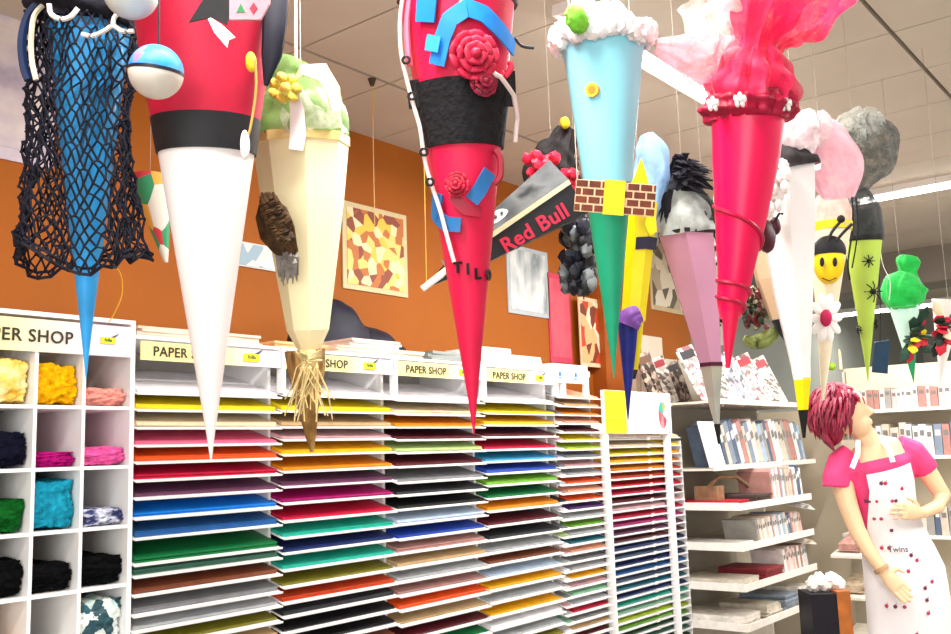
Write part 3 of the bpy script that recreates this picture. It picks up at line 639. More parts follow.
# dark bin with orange side and white crumpled things
c = V(827, 634, 4.9); top = V(827, 592, 4.9)
bn = thing('bin', 'black bin with orange brown right side, left of the mannequin', 'bin', Vector((c.x, c.y, 0)))
a = RT.copy(); a.z = 0; a.normalize(); fdir = Vector((a.y, -a.x, 0))
if fdir.dot(FW) < 0: fdir = -fdir
def rbox(mb, ctr, aw, dw, z0, z1): return mb.obox(Vector((ctr.x, ctr.y, (z0+z1)/2)), a*aw, fdir*dw, Z*(z1-z0)/2)
rbox(MB(), c-a*.035, .065, .1, 0, top.z).build('body', mat('#0e0f1c', .5, .2), bn, smooth=False)
rbox(MB(), c+a*.065, .034, .1, 0, top.z+.01).build('side_box', mat('#b0662a', .6, .25, 10), bn, smooth=False)
mb = MB()
for k in range(5): mb.ball(Vector((c.x, c.y, top.z+.035+.02*(k % 2)))+a*(-.05+.032*k), .04, .035, .04, lump=.25, seed=k, n=12, m=8)
mb.build('crumpled_paper', mat('#efe8e2', .6, .1), label='white crumpled paper on top of the black bin', cat='paper')

# ================================================================== MANNEQUIN
MD = 4.3
hr = Vector((RT.x, RT.y, 0)).normalized()
fw2 = Vector((FW.x, FW.y, 0)).normalized()
mroot = V(905, 600, MD); 
mq = thing('mannequin', 'mannequin with raspberry red hair in pink T-shirt and white cherry apron, hand on hip', 'mannequin', Vector((mroot.x, mroot.y, 0)))
def M(px, py, dd=0): return V(px, py, MD+dd)
SKIN = mat('#efc9a0', .45, .03, 8)
def remesh(o, vox, sm=6, fac=.5):
    r = o.modifiers.new('remesh', 'REMESH'); r.mode = 'VOXEL'; r.voxel_size = vox; r.use_smooth_shade = True
    s_ = o.modifiers.new('smooth', 'SMOOTH'); s_.iterations = sm; s_.factor = fac
def torso(mb, g):
    pts = [M(906, 592), M(905, 575), M(898, 552), M(890, 528), M(884, 505), M(880, 482), M(876, 462), M(872, 447), M(868, 440)]
    rad = [(.135, .10), (.150, .11), (.140, .10), (.112, .085), (.118, .09), (.140, .105), (.150, .10), (.120, .07), (.05, .045)]
    mb.sweep(pts, [(x+g, y+g) for x, y in rad], 20, side=hr)
def arm(mb, pts, rad, g=0, n=12): mb.sweep(pts, [r+g for r in rad], n)
RA = [M(845, 457, .0), M(840, 476, -.02), M(848, 505, -.05), M(857, 530, -.08), M(870, 553, -.12), M(884, 573, -.16)]
RR = [.052, .050, .043, .037, .032, .024]
LA = [M(905, 450, .02), M(919, 462, .0), M(930, 476, -.01), M(943, 496, -.03), M(937, 507, -.08), M(922, 513, -.14)]
LR = [.050, .050, .042, .036, .031, .024]
mb = MB(); torso(mb, 0); arm(mb, RA, RR); arm(mb, LA, LR)
# neck and head (turned to the upper right of the picture)
mb.sweep([M(870, 446, .0), M(864, 434), M(857, 420), M(850, 410)], [.062, .047, .046, .05], 14)
hc = M(845, 413, .0)
hfwd = (hr*.86-fw2*.28+Z*.14).normalized(); hup = (Z-hfwd*Z.dot(hfwd)).normalized(); hs_ = hfwd.cross(hup)
mb.ball(hc+hup*.015, .098, .078, .108, ax=(hfwd, hs_, hup), n=20, m=14)
mb.ball(hc+hfwd*.045-hup*.055, .052, .052, .060, ax=(hfwd, hs_, hup), n=16, m=10)       # jaw
mb.sweep([hc+hfwd*.090+hup*.012, hc+hfwd*.116-hup*.018, hc+hfwd*.098-hup*.026], [.008, .013, .009], 8)  # nose
mb.ball(hc+hfwd*.093-hup*.052, .012, .02, .006, ax=(hfwd, hs_, hup), n=10, m=6)
mb.ball(hc+hfwd*.093-hup*.064, .011, .018, .006, ax=(hfwd, hs_, hup), n=10, m=6)
for sgn in (-1, 1): mb.ball(hc+hs_*.078*sgn-hup*.01-hfwd*.01, .018, .008, .03, ax=(hfwd, hs_, hup), n=10, m=8)
# legs under the apron, feet on a base
hipz = M(906, 590)
for sgn in (-1, 1):
    h = hipz+hr*.075*sgn; fx = Vector((mroot.x, mroot.y, 0))+hr*.09*sgn
    mb.sweep([h, Vector((h.x, h.y, .75)), Vector(((h.x+fx.x)/2, (h.y+fx.y)/2, .48)), Vector((fx.x, fx.y, .3)), Vector((fx.x, fx.y, .09))], [.088, .078, .052, .054, .034], 12)
    mb.sweep([fx+Z*.06, fx+Z*.045-fw2*.08, fx+Z*.03-fw2*.17], [.036, .034, .02], 10)
# hands with five fingers each
def hand(mb, w, d, spread, nrm, L=.17, curl=.35, thumb=1):
    d = d.normalized(); s_ = spread.normalized(); nrm = nrm.normalized()
    mb.sweep([w, w+d*.035, w+d*.080], [(.024, .017), (.034, .016), (.036, .013)], 12, side=s_)
    for k, (off, ln) in enumerate(((-.027, .060), (-.009, .074), (.009, .070), (.026, .054))):
        b0 = w+d*.070+s_*off; c1 = b0+(d+s_*off*2.5).normalized()*ln*.5; c2 = c1+(d+nrm*curl).normalized()*ln*.32; c3 = c2+(d+nrm*curl*2).normalized()*ln*.3
        mb.sweep([b0, c1, c2, c3], [.0095, .009, .008, .006], 8)
    t0 = w+d*.022+s_*.026*thumb; t1 = t0+(d*.6+s_*thumb*.9).normalized()*.034; t2 = t1+(d+s_*thumb*.3+nrm*.3).normalized()*.03
    mb.sweep([t0, t1, t2], [.013, .010, .007], 8)
wr = RA[-1]; dd = (M(907, 596, -.20)-wr)
hand(mb, wr, dd, (hr*.55+Z*.8), -fw2*.2-Z*.2+hr*.3, thumb=1, curl=.2)
wl = LA[-1]; dd2 = (M(903, 511, -.16)-wl)
hand(mb, wl, dd2, (Z*1.0-fw2*.1), fw2*.6-Z*.2, thumb=1, curl=.5)
body = mb.build('body', SKIN, mq); remesh(body, .0045, 4)
# shirt
mb = MB()
pts = [M(905, 575), M(898, 552), M(890, 528), M(884, 505), M(880, 482), M(876, 462), M(872, 449)]
rad = [(.155, .115), (.146, .108), (.122, .096), (.128, .101), (.150, .115), (.160, .108), (.105, .066)]
mb.sweep(pts, rad, 20, side=hr)
arm(mb, [M(852, 455), M(842, 463), M(837, 478, -.02), M(837, 487, -.025)], [.062, .066, .064, .063])
arm(mb, [M(897, 447, .02), M(912, 453, .01), M(922, 465, 0), M(926, 471, 0)], [.06, .064, .060, .057])
sh = mb.build('t_shirt', mat('#e8437f', .7, .08, 12), mq, label='bright pink short sleeved T-shirt'); remesh(sh, .006, 8)
# hair
mb = MB(); HU = hup; rnd = random.Random(4)
mb.ball(hc+hup*.035-hfwd*.030, .110, .098, .110, ax=(hfwd, hs_, hup), n=26, m=16, lump=.04)
mb.ball(hc-hup*.03-hfwd*.075, .062, .085, .10, ax=(hfwd, hs_, hup), n=20, m=12, lump=.05)
for k in range(420):
    th = rnd.uniform(0, 2*PI); ph = rnd.uniform(-.5, 1.5)
    dv = hfwd*(math.cos(ph)*math.cos(th))+hs_*(math.cos(ph)*math.sin(th))+hup*math.sin(ph)
    if dv.dot(hfwd) > .55 and dv.dot(hup) < .45: continue
    p0 = hc+hup*.03-hfwd*.03+Vector(dv)*.088; ctr = Vector(dv)
    fl = (-hup*.9-hfwd*.3+hs_*rnd.uniform(-.4, .4)); fl = (fl-ctr*fl.dot(ctr)*.8)
    L = rnd.uniform(.05, .095)
    mb.sweep([p0, p0+ctr*.022+fl*L*.4, p0+ctr*.030+fl*L*.9, p0+ctr*.026+fl*L*1.35], [.009, .011, .007, .001], 5)
for k in range(30):   # nape
    q = rnd.uniform(-1, 1); p0 = hc-hfwd*.095+hs_*.07*q-hup*rnd.uniform(.0, .06)
    mb.sweep([p0, p0-hup*.05-hfwd*.012, p0-hup*.10+hfwd*.012], [.018, .014, .003], 5)
mb.build('hair', mat('#920a36', .5, .30, 70, spec=.5), mq, label='short tousled raspberry red hair')
# apron: bib and skirt, a sheet wrapping the front
def front_sheet(pts, rad, a0, a1, n=18, wob=0):
    rs = []
    for i, p in enumerate(pts):
        t = pts[min(i+1, len(pts)-1)]-pts[max(i-1, 0)]; aa, bb = frame(t, hr)
        if bb.dot(fw2) > 0: bb = -bb
        ro, ri = [], []
        w0, w1 = (a0[i], a1[i])
        for j in range(n+1):
            th = w0+(w1-w0)*j/n; q = 1+wob*i/len(pts)*math.sin(th*7+i*.25)
            ro.append(p+aa*math.cos(th)*rad[i][0]*q+bb*math.sin(th)*rad[i][1]*q)
            ri.append(p+aa*math.cos(th)*(rad[i][0]-.004)*q+bb*math.sin(th)*(rad[i][1]-.004)*q)
        rs.append(ro+ri[::-1])
    return rs
bp = [M(876, 466), M(880, 482), M(884, 505), M(890, 528), M(896, 545)]
br = [(.172, .128), (.166, .135), (.145, .122), (.140, .116), (.150, .120)]
d2 = math.radians
mb = MB(); mb.rings(front_sheet(bp, br, [d2(48)]*2+[d2(38), d2(25), d2(10)], [d2(122), d2(125), d2(138), d2(158), d2(172)]))
sp_ = [M(893, 538), M(897, 552), M(903, 572), M(906, 595), M(908, 620), M(910, 650), M(911, 700), M(912, 740)]
sr = [(.142, .12), (.160, .134), (.178, .15), (.182, .155), (.185, .16), (.19, .165), (.2, .17), (.205, .175)]
mb.rings(front_sheet(sp_, sr, [d2(-5)]*8, [d2(185)]*8, wob=.06, n=28))
ap = mb.build('apron', mat('#f4eff1', .7, .03, 10), mq, label='white apron printed with small red cherries')
# straps, belt
nb = lambda th, k=0: None
def on_front(px, py, off=.0):
    # nearest front surface of apron along this direction: intersect with ellipse sheet by sampling
    best = None
    for P, Rr in ((bp, br), (sp_, sr)):
        for i in range(len(P)-1):
            for f in (0, .25, .5, .75):
                p = P[i].lerp(P[i+1], f); rx = Rr[i][0]*(1-f)+Rr[i+1][0]*f; ry = Rr[i][1]*(1-f)+Rr[i+1][1]*f
                for j in range(5, 176, 6):
                    th = d2(j); q = p+hr*math.cos(th)*rx-fw2*math.sin(th)*ry
                    dq = q-EYE; dep = dq.dot(FW); u = W/2+F*dq.dot(RT)/dep; v = H/2-F*dq.dot(UP)/dep
                    e = (u-px)**2+(v-py)**2
                    if best is None or e < best[0]: best = (e, q, (hr*math.cos(th)/rx-fw2*math.sin(th)/ry).normalized())
    return best[1], best[2]
spots = [(880, 485), (886, 483), (900, 488), (870, 500), (877, 499), (893, 502), (867, 503), (874, 520), (881, 517), (896, 499), (882, 549), (888, 547), (912, 557), (917, 558), (899, 586), (925, 585), (933, 582), (903, 607), (896, 609), (930, 612), (918, 632), (925, 598), (887, 606), (910, 572), (890, 528), (916, 632)]
for i, (px, py) in enumerate(spots):
    mb = MB(); q, nn_ = on_front(px, py); mb.k = 0
    aa, bb = frame(nn_, hr)
    mb.ball(q+nn_*.003, .0085, .0085, .004, ax=(aa, bb, nn_), n=10, m=6)
    mb.k = 1; mb.tube([q+nn_*.004, q+nn_*.005+Z*.014+hr*.006], .0013, 4)
    mb.build('cherry_print', [mat('#b8305a', .6) if i % 3 else mat('#6a2a50', .6), mat('#5a6a4a', .6)], ap, label='small red cherry' if i % 3 else 'small plum cherry')
q, nn_ = on_front(899, 552); aa = (hr-nn_*hr.dot(nn_)).normalized()
MB().text('Twins', q+nn_*.008, aa, nn_.cross(aa), .034, .001, 'CENTER', off=.0006).build('apron_lettering', mat('#5a5058', .6), ap)
for (u, v, s1) in ((852, 468, (858, 440)), (893, 462, (880, 438))):
    q0 = M(u, v, -.125); q1 = M(*s1, -.03)
    MB().strip([q0, q0.lerp(q1, .5)-fw2*.03, q1], .022, .003, hr).build('strap', WHITE, ap)
MB().sweep([RA[-2].lerp(RA[-1], .72+.1*k) for k in range(3)], [.0325, .033, .0315], 14).build('bracelet', mat('#b9926a', .4), mq, label='thin brown bracelet')
MB().sweep([Vector((mroot.x, mroot.y, 0)), Vector((mroot.x, mroot.y, .012)), Vector((mroot.x, mroot.y, .02))], [.26, .26, .24], 32, side=X).build('base_plate', mat('#c9cbcc', .25, .02, metal=.8), mq)

# ================================================================== HANGING SCHOOL CONES
def hang(p): return Vector((p.x, p.y, CEIL))
class Cone:
    """T: centre of the top rim, B: tip (pixel, distance); r: rim radius in photo pixels"""
    def __init__(s, top, tip, d, rpx, name, label, n=48, sides=None, string=True, strcol='#9a9084', group=None, dt=0):
        s.tp, s.bp, s.d, s.rpx = top, tip, d, rpx
        s.T = V(*top, d); s.B = V(*tip, d+dt); s.ax = (s.B-s.T).normalized(); s.L = (s.B-s.T).length; s.R = rpx*d/F; s.n = sides or n; s.sides = sides
        s.a, s.f = frame(s.ax, hr)
        if s.f.dot(fw2) > 0: s.f = -s.f     # f points to the viewer's side
        s.t = thing(name, label, 'school cone', s.B.copy(), 'school cones hanging from the ceiling')
        s.ph = 0
        if string: MB().tube([hang(s.T), s.T], .0008, 5).build('hanging_string', mat(strcol, .6), s.t)
    def P(s, t, ang, off=0, rr=None):
        r = (s.R*(1-t) if rr is None else rr)+off
        return s.T+s.ax*(s.L*t)+s.a*(math.sin(ang)*r)+s.f*(math.cos(ang)*r)
    def N(s, ang): return (s.a*math.sin(ang)+s.f*math.cos(ang))
    def at(s, px, py, off=0):
        t = (py-s.tp[1])/(s.bp[1]-s.tp[1]); cx = s.tp[0]+(s.bp[0]-s.tp[0])*t; r = max(1, s.rpx*(1-t))
        ang = math.asin(max(-.98, min(.98, (px-cx)/r))); return s.P(t, ang, off), ang, t
    def tt(s, py): return (py-s.tp[1])/(s.bp[1]-s.tp[1])
    def sec(s, nm, py0, py1, m, g0=0, g1=0, label=None, cap=True, rot=0, parent=None, smooth=None):
        t0, t1 = s.tt(py0), min(1, s.tt(py1)); rs = []; K = s.n
        M_ = 2 if s.sides else 14
        for i in range(M_):
            t = t0+(t1-t0)*i/(M_-1); g = g0+(g1-g0)*i/(M_-1)
            rs.append([s.P(t, 2*PI*j/K+rot+s.ph, g, max(.0012, s.R*(1-t))) for j in range(K)])
        mb = MB(); mb.rings(rs); return mb.build(nm, m, parent or s.t, label=label, smooth=not s.sides)
    def frm(s, ang):
        nn_ = s.N(ang); up = (-s.ax).normalized(); rt = up.cross(nn_).normalized(); return rt, up, nn_
def blob(pts, d, m, name, parent, pleat=.12, k=9, n=40, seed=0, label=None, depth=1.0, caps=False, dd=None):
    """gathered fabric: pts = [(px, py, radius px)]"""
    P = [V(x, y, d+(dd[i] if dd else 0)) for i, (x, y, r) in enumerate(pts)]
    # resample smoothly
    Q, Rr = [], []
    for i in range(len(P)-1):
        p0, p1, p2, p3 = P[max(0, i-1)], P[i], P[i+1], P[min(len(P)-1, i+2)]; r0, r1, r2, r3 = [pts[q][2]*d/F for q in (max(0, i-1), i, i+1, min(len(P)-1, i+2))]
        for k_ in range(5):
            u = k_/5; c = lambda a, b, c_, e: .5*((2*b)+(c_-a)*u+(2*a-5*b+4*c_-e)*u*u+(3*b-a-3*c_+e)*u**3)
            Q.append(Vector([c(p0[q], p1[q], p2[q], p3[q]) for q in range(3)])); Rr.append(max(.002, c(r0, r1, r2, r3)))
    Q.append(P[-1]); Rr.append(pts[-1][2]*d/F)
    mb = MB(); mb.sweep(Q, [(r, r*depth) for r in Rr], n, side=hr, pleat=pleat, k=k, seed=seed, caps=caps, twist=.12)
    return mb.build(name, m, parent, label=label, angle=80)
def cord(pts, d, r, m, name, parent, label=None, n=6, dd=None):
    P = [V(x, y, d+(dd[i] if dd else 0)) for i, (x, y) in enumerate(pts)]; Q = []
    for i in range(len(P)-1):
        p0, p1, p2, p3 = P[max(0, i-1)], P[i], P[i+1], P[min(len(P)-1, i+2)]
        for k_ in range(4):
            u = k_/4; Q.append(.5*((2*p1)+(p2-p0)*u+(2*p0-5*p1+4*p2-p3)*u*u+(3*p1-p0-3*p2+p3)*u**3))
    Q.append(P[-1])
    return MB().tube(Q, r, n).build(name, m, parent, label=label)
def felt(pts, d, th, m, name, parent, label=None):
    """flat cut-out facing the viewer's aisle; pts are outline pixels"""
    P = [V(x, y, d) for x, y in pts]; c = sum(P, Vector())/len(P); a = hr; b = UP
    return MB().prism(c, a, b, [((p-c).dot(a), (p-c).dot(b)) for p in P], th).build(name, m, parent, label=label, smooth=False)
def wrap(c, py0, py1, m, name, r=.004, turns=1.0, ph=0, label=None, parent=None):
    n = 40; P = []
    for i in range(n+1):
        u = i/n; t = c.tt(py0+(py1-py0)*u); P.append(c.P(t, ph+turns*2*PI*u, r*.6))
    return MB().tube(P, r, 6).build(name, m, parent or c.t, label=label)
GROUPC = 'school cones hanging from the ceiling'

# ---- 1 blue cone in a black net
c = Cone((89, 10), (86, 378), 2.1, 41, 'school_cone', 'bright blue school cone draped in a black knotted net, leftmost of the cones')
c.sec('cone_body', 10, 378, mat('#35a8f0', .4, .12, 9))
net = MB(); rn = random.Random(3); rows, colsn = 32, 38
def netp(i, j):
    u = i/rows; py = 22+u*238; w = 50+ (3 if u < .5 else 3+7*(u-.5)*2) - 6*math.sin(u*PI)
    th = 2*PI*(j+.5*(i % 2))/colsn
    rnd_ = random.Random(i*131+(j % colsn)); q = 1+.10*math.sin(5*th+i*.15)+.05*math.sin(11*th)+rnd_.uniform(-.06, .06)
    t = c.tt(py+rnd_.uniform(-4, 4)+ (10*math.sin(2*th)+7*math.sin(3*th+1))*u)
    base = c.T.lerp(c.B, t)+c.a*((-8 if u > .3 else -3)*c.d/F)
    r = w*c.d/F*q
    return base+c.a*(math.sin(th)*r)+c.f*(math.cos(th)*r*.82)
def tri_tube(mb, p, q, r): mb.sweep([p, q], [r, r], 4, caps=False)
for i in range(rows):
    for j in range(colsn):
        p = netp(i, j); o = j if i % 2 else j-1
        for k in (0, 1):
            q = netp(i+1, (o+k) % colsn if i % 2 else (j-1+k) % colsn)
            tri_tube(net, p, q, .0025)
    if i % 2 == 0 or i > rows-4:
        pass
for j in range(colsn):
    tri_tube(net, netp(rows, j), netp(rows, (j+1) % colsn), .004); tri_tube(net, netp(rows, j)+Z*.012, netp(rows, (j+1) % colsn)+Z*.014, .0035)
for i in range(rows+1):
    for j in range(colsn):
        p = netp(i, j); net.ball(p, .0042, n=5, m=3)
net.build('net', mat('#0f1022', .8, .3, 40), c.t, label='black knotted net', smooth=False)
blob([(88, -20, 48), (88, -2, 52), (90, 14, 50), (90, 26, 40)], 2.09, mat('#10101e', .85, .5, 60, bump=.4), 'fabric_top', c.t, .16, 9, caps=True, seed=2, label='gathered black fabric top')
cord([(49, 4), (51, 14), (60, 19), (70, 17), (78, 8)], 1.97, .0055, mat('#f4ece2', .5), 'white_rope', c.t)
cord([(82, 34), (92, 36), (104, 31), (113, 26), (122, 31), (134, 31)], 1.95, .005, mat('#f4ece2', .5), 'white_rope', c.t)
cord([(113, 27), (114, 18), (120, 12)], 1.95, .005, mat('#f4ece2', .5), 'white_rope', c.t)
cord([(40, 2), (28, 16), (22, 40), (24, 66), (29, 80)], 2.02, .010, mat('#14284e', .5), 'ring_cord', c.t, label='dark blue hanging cord')
cord([(44, 4), (34, 16), (31, 40), (32, 62), (36, 80)], 2.01, .006, mat('#dcd2b4', .5), 'ring_cord', c.t, label='pale cord')
cord([(112, 262), (121, 275), (122, 295), (114, 314), (109, 322)], 2.12, .0014, mat('#e8b020', .5), 'loose_thread', c.t, label='thin yellow thread')

# ---- 2 red, black and white cone
c = Cone((204, -40), (211, 462), 1.9, 76, 'school_cone', 'big school cone with red top, black band and white point, second from the left')
c.sec('cone_body', 150, 462, mat('#f4f0ee', .45, .02, 8), label='white lower cone')
c.sec('red_top', -40, 126, mat('#b80e34', .6, .14, 10), .001, .003, label='red fabric top')
c.sec('black_band', 121, 155, mat('#18181c', .6, .2, 20), .004, .004, label='black band')
felt([(209, -10), (190, 22), (212, 18), (228, 26), (236, -10)], 1.70, .004, BLACK, 'felt_patch', c.t, 'black pointed felt patch')
felt([(208, 19), (215, 33), (228, 48), (229, 41), (236, 38), (222, 25), (211, 18)], 1.685, .004, WHITE, 'ribbon', c.t, 'white forked ribbon')
cd = felt([(230, -12), (231, 20), (262, 21), (270, 6), (272, -12)], 1.68, .008, mat('#c98a94', .6), 'card', c.t, 'pink speckled card')
felt([(237, 13), (241, 4), (246, 13)], 1.675, .004, mat('#1c7a3c', .5), 'print', cd, 'green triangle')
felt([(250, 9), (254, 3), (258, 9), (254, 15)], 1.675, .004, mat('#9c1434', .5), 'print', cd, 'red diamond')
MB().sweep([V(276, -12, 1.86), V(275, 20, 1.85), V(272, 55, 1.85), V(266, 86, 1.86)], [(.024, .012), (.024, .014), (.020, .014), (.004, .004)], 16, side=hr, pleat=.12, k=4).build('ribbon', mat('#0d0f22', .6, .3, 30), c.t, label='dark hanging ribbon')
MB().ball(V(251, 62, 1.78), .012, .008, .02, n=12, m=8).build('pompom', mat('#e8c81c', .6), c.t, label='small yellow pompom')
MB().ball(V(245, 145, 1.72), .010, .006, .028, n=12, m=10).build('spoon', mat('#e6e4e0', .3), c.t, label='pale spoon shape')
cord([(255, 60), (256, 90), (250, 130), (245, 140)], 1.74, .0025, mat('#c9a04c', .6), 'loose_thread', c.t)
# ball hanging at its left side
def ball_thing(px, py, d, r, colt, colb, label, tilt=0):
    ctr = V(px, py, d); R_ = r*d/F; t = thing('hanging_ball', label, 'ball', ctr-Z*R_)
    up = (UP+hr*tilt).normalized(); aa = (hr-up*hr.dot(up)).normalized(); bb = up.cross(aa); ax = (aa, bb, up)
    MB().ball(ctr, R_, R_, R_, ax=ax, n=32, m=12, u0=.5, u1=1).build('upper_half', colt, t)
    MB().ball(ctr, R_, R_, R_, ax=ax, n=32, m=12, u0=0, u1=.5).build('lower_half', colb, t)
    MB().sweep([ctr-up*.003, ctr+up*.003], [R_*1.006]*2, 32, side=hr).build('seam', mat('#1a1a26', .5), t)
    MB().tube([hang(ctr), ctr+up*R_], .0018, 5).build('hanging_string', mat('#15151c', .6), t)
    return t
ball_thing(156, 72, 1.62, 27, multi('ball_blue', ['#0c8fe0', '#1c7fd0', '#3a8fd8', '#c85aa8'], (22, 22, 22), 'NOISE'), mat('#ded8cc', .35, .04), 'blue topped white ball hanging left of the big red topped cone', .10)
ball_thing(131, -8, 1.66, 27, mat('#d8d4cc', .35), mat('#d9dcd6', .35, .04), 'pale grey white ball cut by the top picture edge at the left', 0)

# ---- 3 cream cone with green and white tulle
c = Cone((301, 141), (312, 452), 2.2, 48, 'school_cone', 'cream school cone with raffia tied tip and green white tulle top', sides=8, strcol='#efe8da')
c.ph = .25
# body does not taper to nothing: it ends above a raffia wrapped tip
rs = []
for py, w, cx in ((141, 48, 301), (200, 41, 303), (270, 30, 306), (330, 21, 308), (352, 10, 309)):
    o_ = V(cx, py, 2.2); r = w*2.2/F; rs.append([o_+c.a*math.sin(2*PI*j/8+.25)*r+c.f*math.cos(2*PI*j/8+.25)*r for j in range(8)])
MB().rings(rs).build('cone_body', mat('#fff5c6', .55, .02, 10), c.t, smooth=False)
rs = []
for py, q in ((137, 1.03), (146, 1.03)):
    o_ = V(301, py, 2.2); r = 49*2.2/F; rs.append([o_+c.a*math.sin(2*PI*j/8+.25)*r+c.f*math.cos(2*PI*j/8+.25)*r for j in range(8)])
MB().rings(rs).build('rim', mat('#efd98e', .5), c.t, smooth=False)
blob([(301, 140, 46), (299, 120, 46), (296, 100, 40), (292, 84, 26), (292, 72, 24), (296, 60, 14)], 2.2, tulle_mat('#86b060', .75, 22), 'tulle', c.t, .10, 10, seed=5, label='green and white tulle')
blob([(310, 138, 38), (306, 118, 36), (296, 98, 24), (290, 84, 10)], 2.17, tulle_mat('#f2f2e4', .55, 25), 'tulle', c.t, .12, 8, seed=6, label='white tulle')
MB().strip([V(292, 84, 2.05), V(302, 70, 2.04), V(322, 72, 2.05), V(333, 90, 2.07), V(336, 112, 2.08)], [.03, .045, .05, .045, .03], .003, (hr*.35+fw2*.4+Z*.7)).build('ribbon_loop', mat('#f1e2bc', .6), c.t, label='cream ribbon loop')
MB().strip([V(292, 86, 2.05), V(297, 110, 2.06), V(298, 135, 2.07), V(296, 150, 2.07)], [.02, .03, .035, .03], .003).build('ribbon', WHITE, c.t, label='white ribbon end')
fl = MB()
for k in range(7):
    a0 = 2*PI*k/7; fl.ball(V(285+12*math.cos(a0), 88+11*math.sin(a0), 2.03), .015, .008, .011, lump=.1, seed=k, n=10, m=6)
fl.ball(V(285, 88, 2.015), .012, n=10, m=8)
fl.build('flower', mat('#f3e05c', .6, .15, 40), c.t, label='yellow fabric flower')
MB().ball(V(274, 92, 2.04), .012, .01, .014, lump=.2, n=10, m=8).build('flower_bud', mat('#e8a01c', .6), c.t, label='orange flower bud')
# brown feathers, raffia
fe = MB(); rn = random.Random(9)
fcore = [V(266, 196, 2.07), V(272, 212, 2.06), V(279, 232, 2.06), V(288, 252, 2.07), V(292, 262, 2.08)]
fe.sweep(fcore, [(.012, .01), (.034, .018), (.038, .02), (.024, .014), (.006, .005)], 16, side=hr, pleat=.10, k=7)
for k in range(220):
    u = rn.uniform(0, .8); x0_ = 266+u*22+rn.uniform(-1, 1)*(12-abs(u-.35)*14); y0_ = 192+u*52; ln = rn.uniform(12, 24); dx = ln*.35+rn.uniform(-3, 3)
    fe.sweep([V(x0_, y0_, 2.045-rn.uniform(0, .012)), V(x0_+dx*.5, y0_+ln*.5, 2.035-rn.uniform(0, .012)), V(x0_+dx, y0_+ln, 2.045)], [(.003, .001), (.0055, .0012), (.0008, .0005)], 6, side=hr)
fe.build('feathers', mat('#4c3418', .8, .5, 50), c.t, label='brown feathers')
fe = MB()
for k in range(22):
    x0_, y0_ = rn.uniform(272, 292), rn.uniform(236, 250)
    fe.sweep([V(x0_, y0_, 2.09), V(x0_+4, y0_+18, 2.07-rn.uniform(0, .02)), V(x0_+rn.uniform(0, 8), y0_+36, 2.09)], [(.005, .002), (.007, .002), (.001, .001)], 6, side=hr)
fe.build('feathers', mat('#8f8a84', .8, .3, 50), c.t, label='grey feathers')
MB().sweep([V(305, 350, 2.2), V(307, 372, 2.2), V(309, 410, 2.2), V(311, 434, 2.2), V(312, 452, 2.2)], [.045, .040, .022, .013, .004], 20, pleat=.09, k=5).build('tip', multi('tip_brown', ['#5c3c14', '#8a6428', '#b98e4c', '#6e4a1c'], (30, 30, 12), 'NOISE'), c.t, label='brown raffia wrapped tip')
ra = MB()
for k in range(34):
    sx_ = rn.uniform(296, 320); ex = sx_+rn.uniform(-22, 24); ey = rn.uniform(385, 424); d_ = 2.15-rn.uniform(0, .03)
    ra.tube([V(308+rn.uniform(-8, 8), 350, 2.15), V(sx_, 368, d_-.01), V((sx_+ex)/2+rn.uniform(-4, 4), 390, d_), V(ex, ey, d_)], .0016, 5)
for k in range(6): ra.tube([V(296+k, 352+k*1.5, 2.13), V(308, 356+k, 2.11), V(322, 350+k*2, 2.13)], .0022, 5)
ra.build('raffia', mat('#e6cf92', .7, .2, 30), c.t, label='pale raffia strands')
MB().tube([hang(V(296, 60, 2.2)), V(296, 62, 2.2)], .0035, 6).build('hanging_string', WHITE, c.t)

# ---- 4 raspberry red name cone
c = Cone((456, -30), (474, 434), 2.0, 62, 'school_cone', 'tall bright red school cone with black mesh, blue strips and black name letters')
RED = mat('#dc0f46', .55, .08, 8)
c.sec('cone_body', -30, 434, RED)
c.sec('black_mesh', 88, 150, mat('#0d0a10', .85, .5, 70, bump=.6), .008, .006, label='black mesh band')
for (pts, lab) in (([(414, 84), (424, 84), (428, 110), (420, 112)], ''), ([(498, 76), (512, 80), (510, 112), (500, 112)], '')):
    q = [c.at(x, y, .012)[0] for x, y in pts]; cc = sum(q, Vector())/4
    mb = MB(); mb.sweep([(q[0]+q[1])/2, cc, (q[2]+q[3])/2], [(.014, .004), (.016, .006), (.018, .004)], 8, side=hr); mb.build('black_strip', BLACK, c.t)
blob([(456, -34, 60), (457, -16, 61), (458, -2, 60), (458, 6, 57)], 2.0, mat('#3a1420', .8, .6, 50, bump=.5), 'top_trim', c.t, .05, 13, seed=3, label='dark trim at the top')
def surf_strip(c, pts, wid, m, nm, off=.006, th=.004, label=None, r=None):
    P = []; 
    for i in range(len(pts)-1):
        for k in range(5):
            u = k/5; P.append((pts[i][0]*(1-u)+pts[i+1][0]*u, pts[i][1]*(1-u)+pts[i+1][1]*u))
    P.append(pts[-1]); mb = MB()
    if r: mb.tube([c.at(x, y, off)[0] for x, y in P], r, 6)
    else:
        rs = []; Q = [c.at(x, y, off) for x, y in P]
        for i, (q, an, t_) in enumerate(Q):
            tg = (Q[min(i+1, len(Q)-1)][0]-Q[max(i-1, 0)][0]).normalized(); nn_ = c.N(an); s_ = tg.cross(nn_).normalized()
            rs.append([q-s_*wid/2, q+s_*wid/2, q+s_*wid/2+nn_*th, q-s_*wid/2+nn_*th])
        mb.rings(rs)
    return mb.build(nm, m, c.t, label=label)
BLU = mat('#1a86e0', .5, .1, 20)
surf_strip(c, [(434, -10), (432, 10), (430, 36)], .045, BLU, 'blue_strip', .008)
surf_strip(c, [(442, 78), (446, 56), (452, 38), (466, 28), (480, 33), (494, 46), (505, 58)], .034, BLU, 'blue_strip', .016)
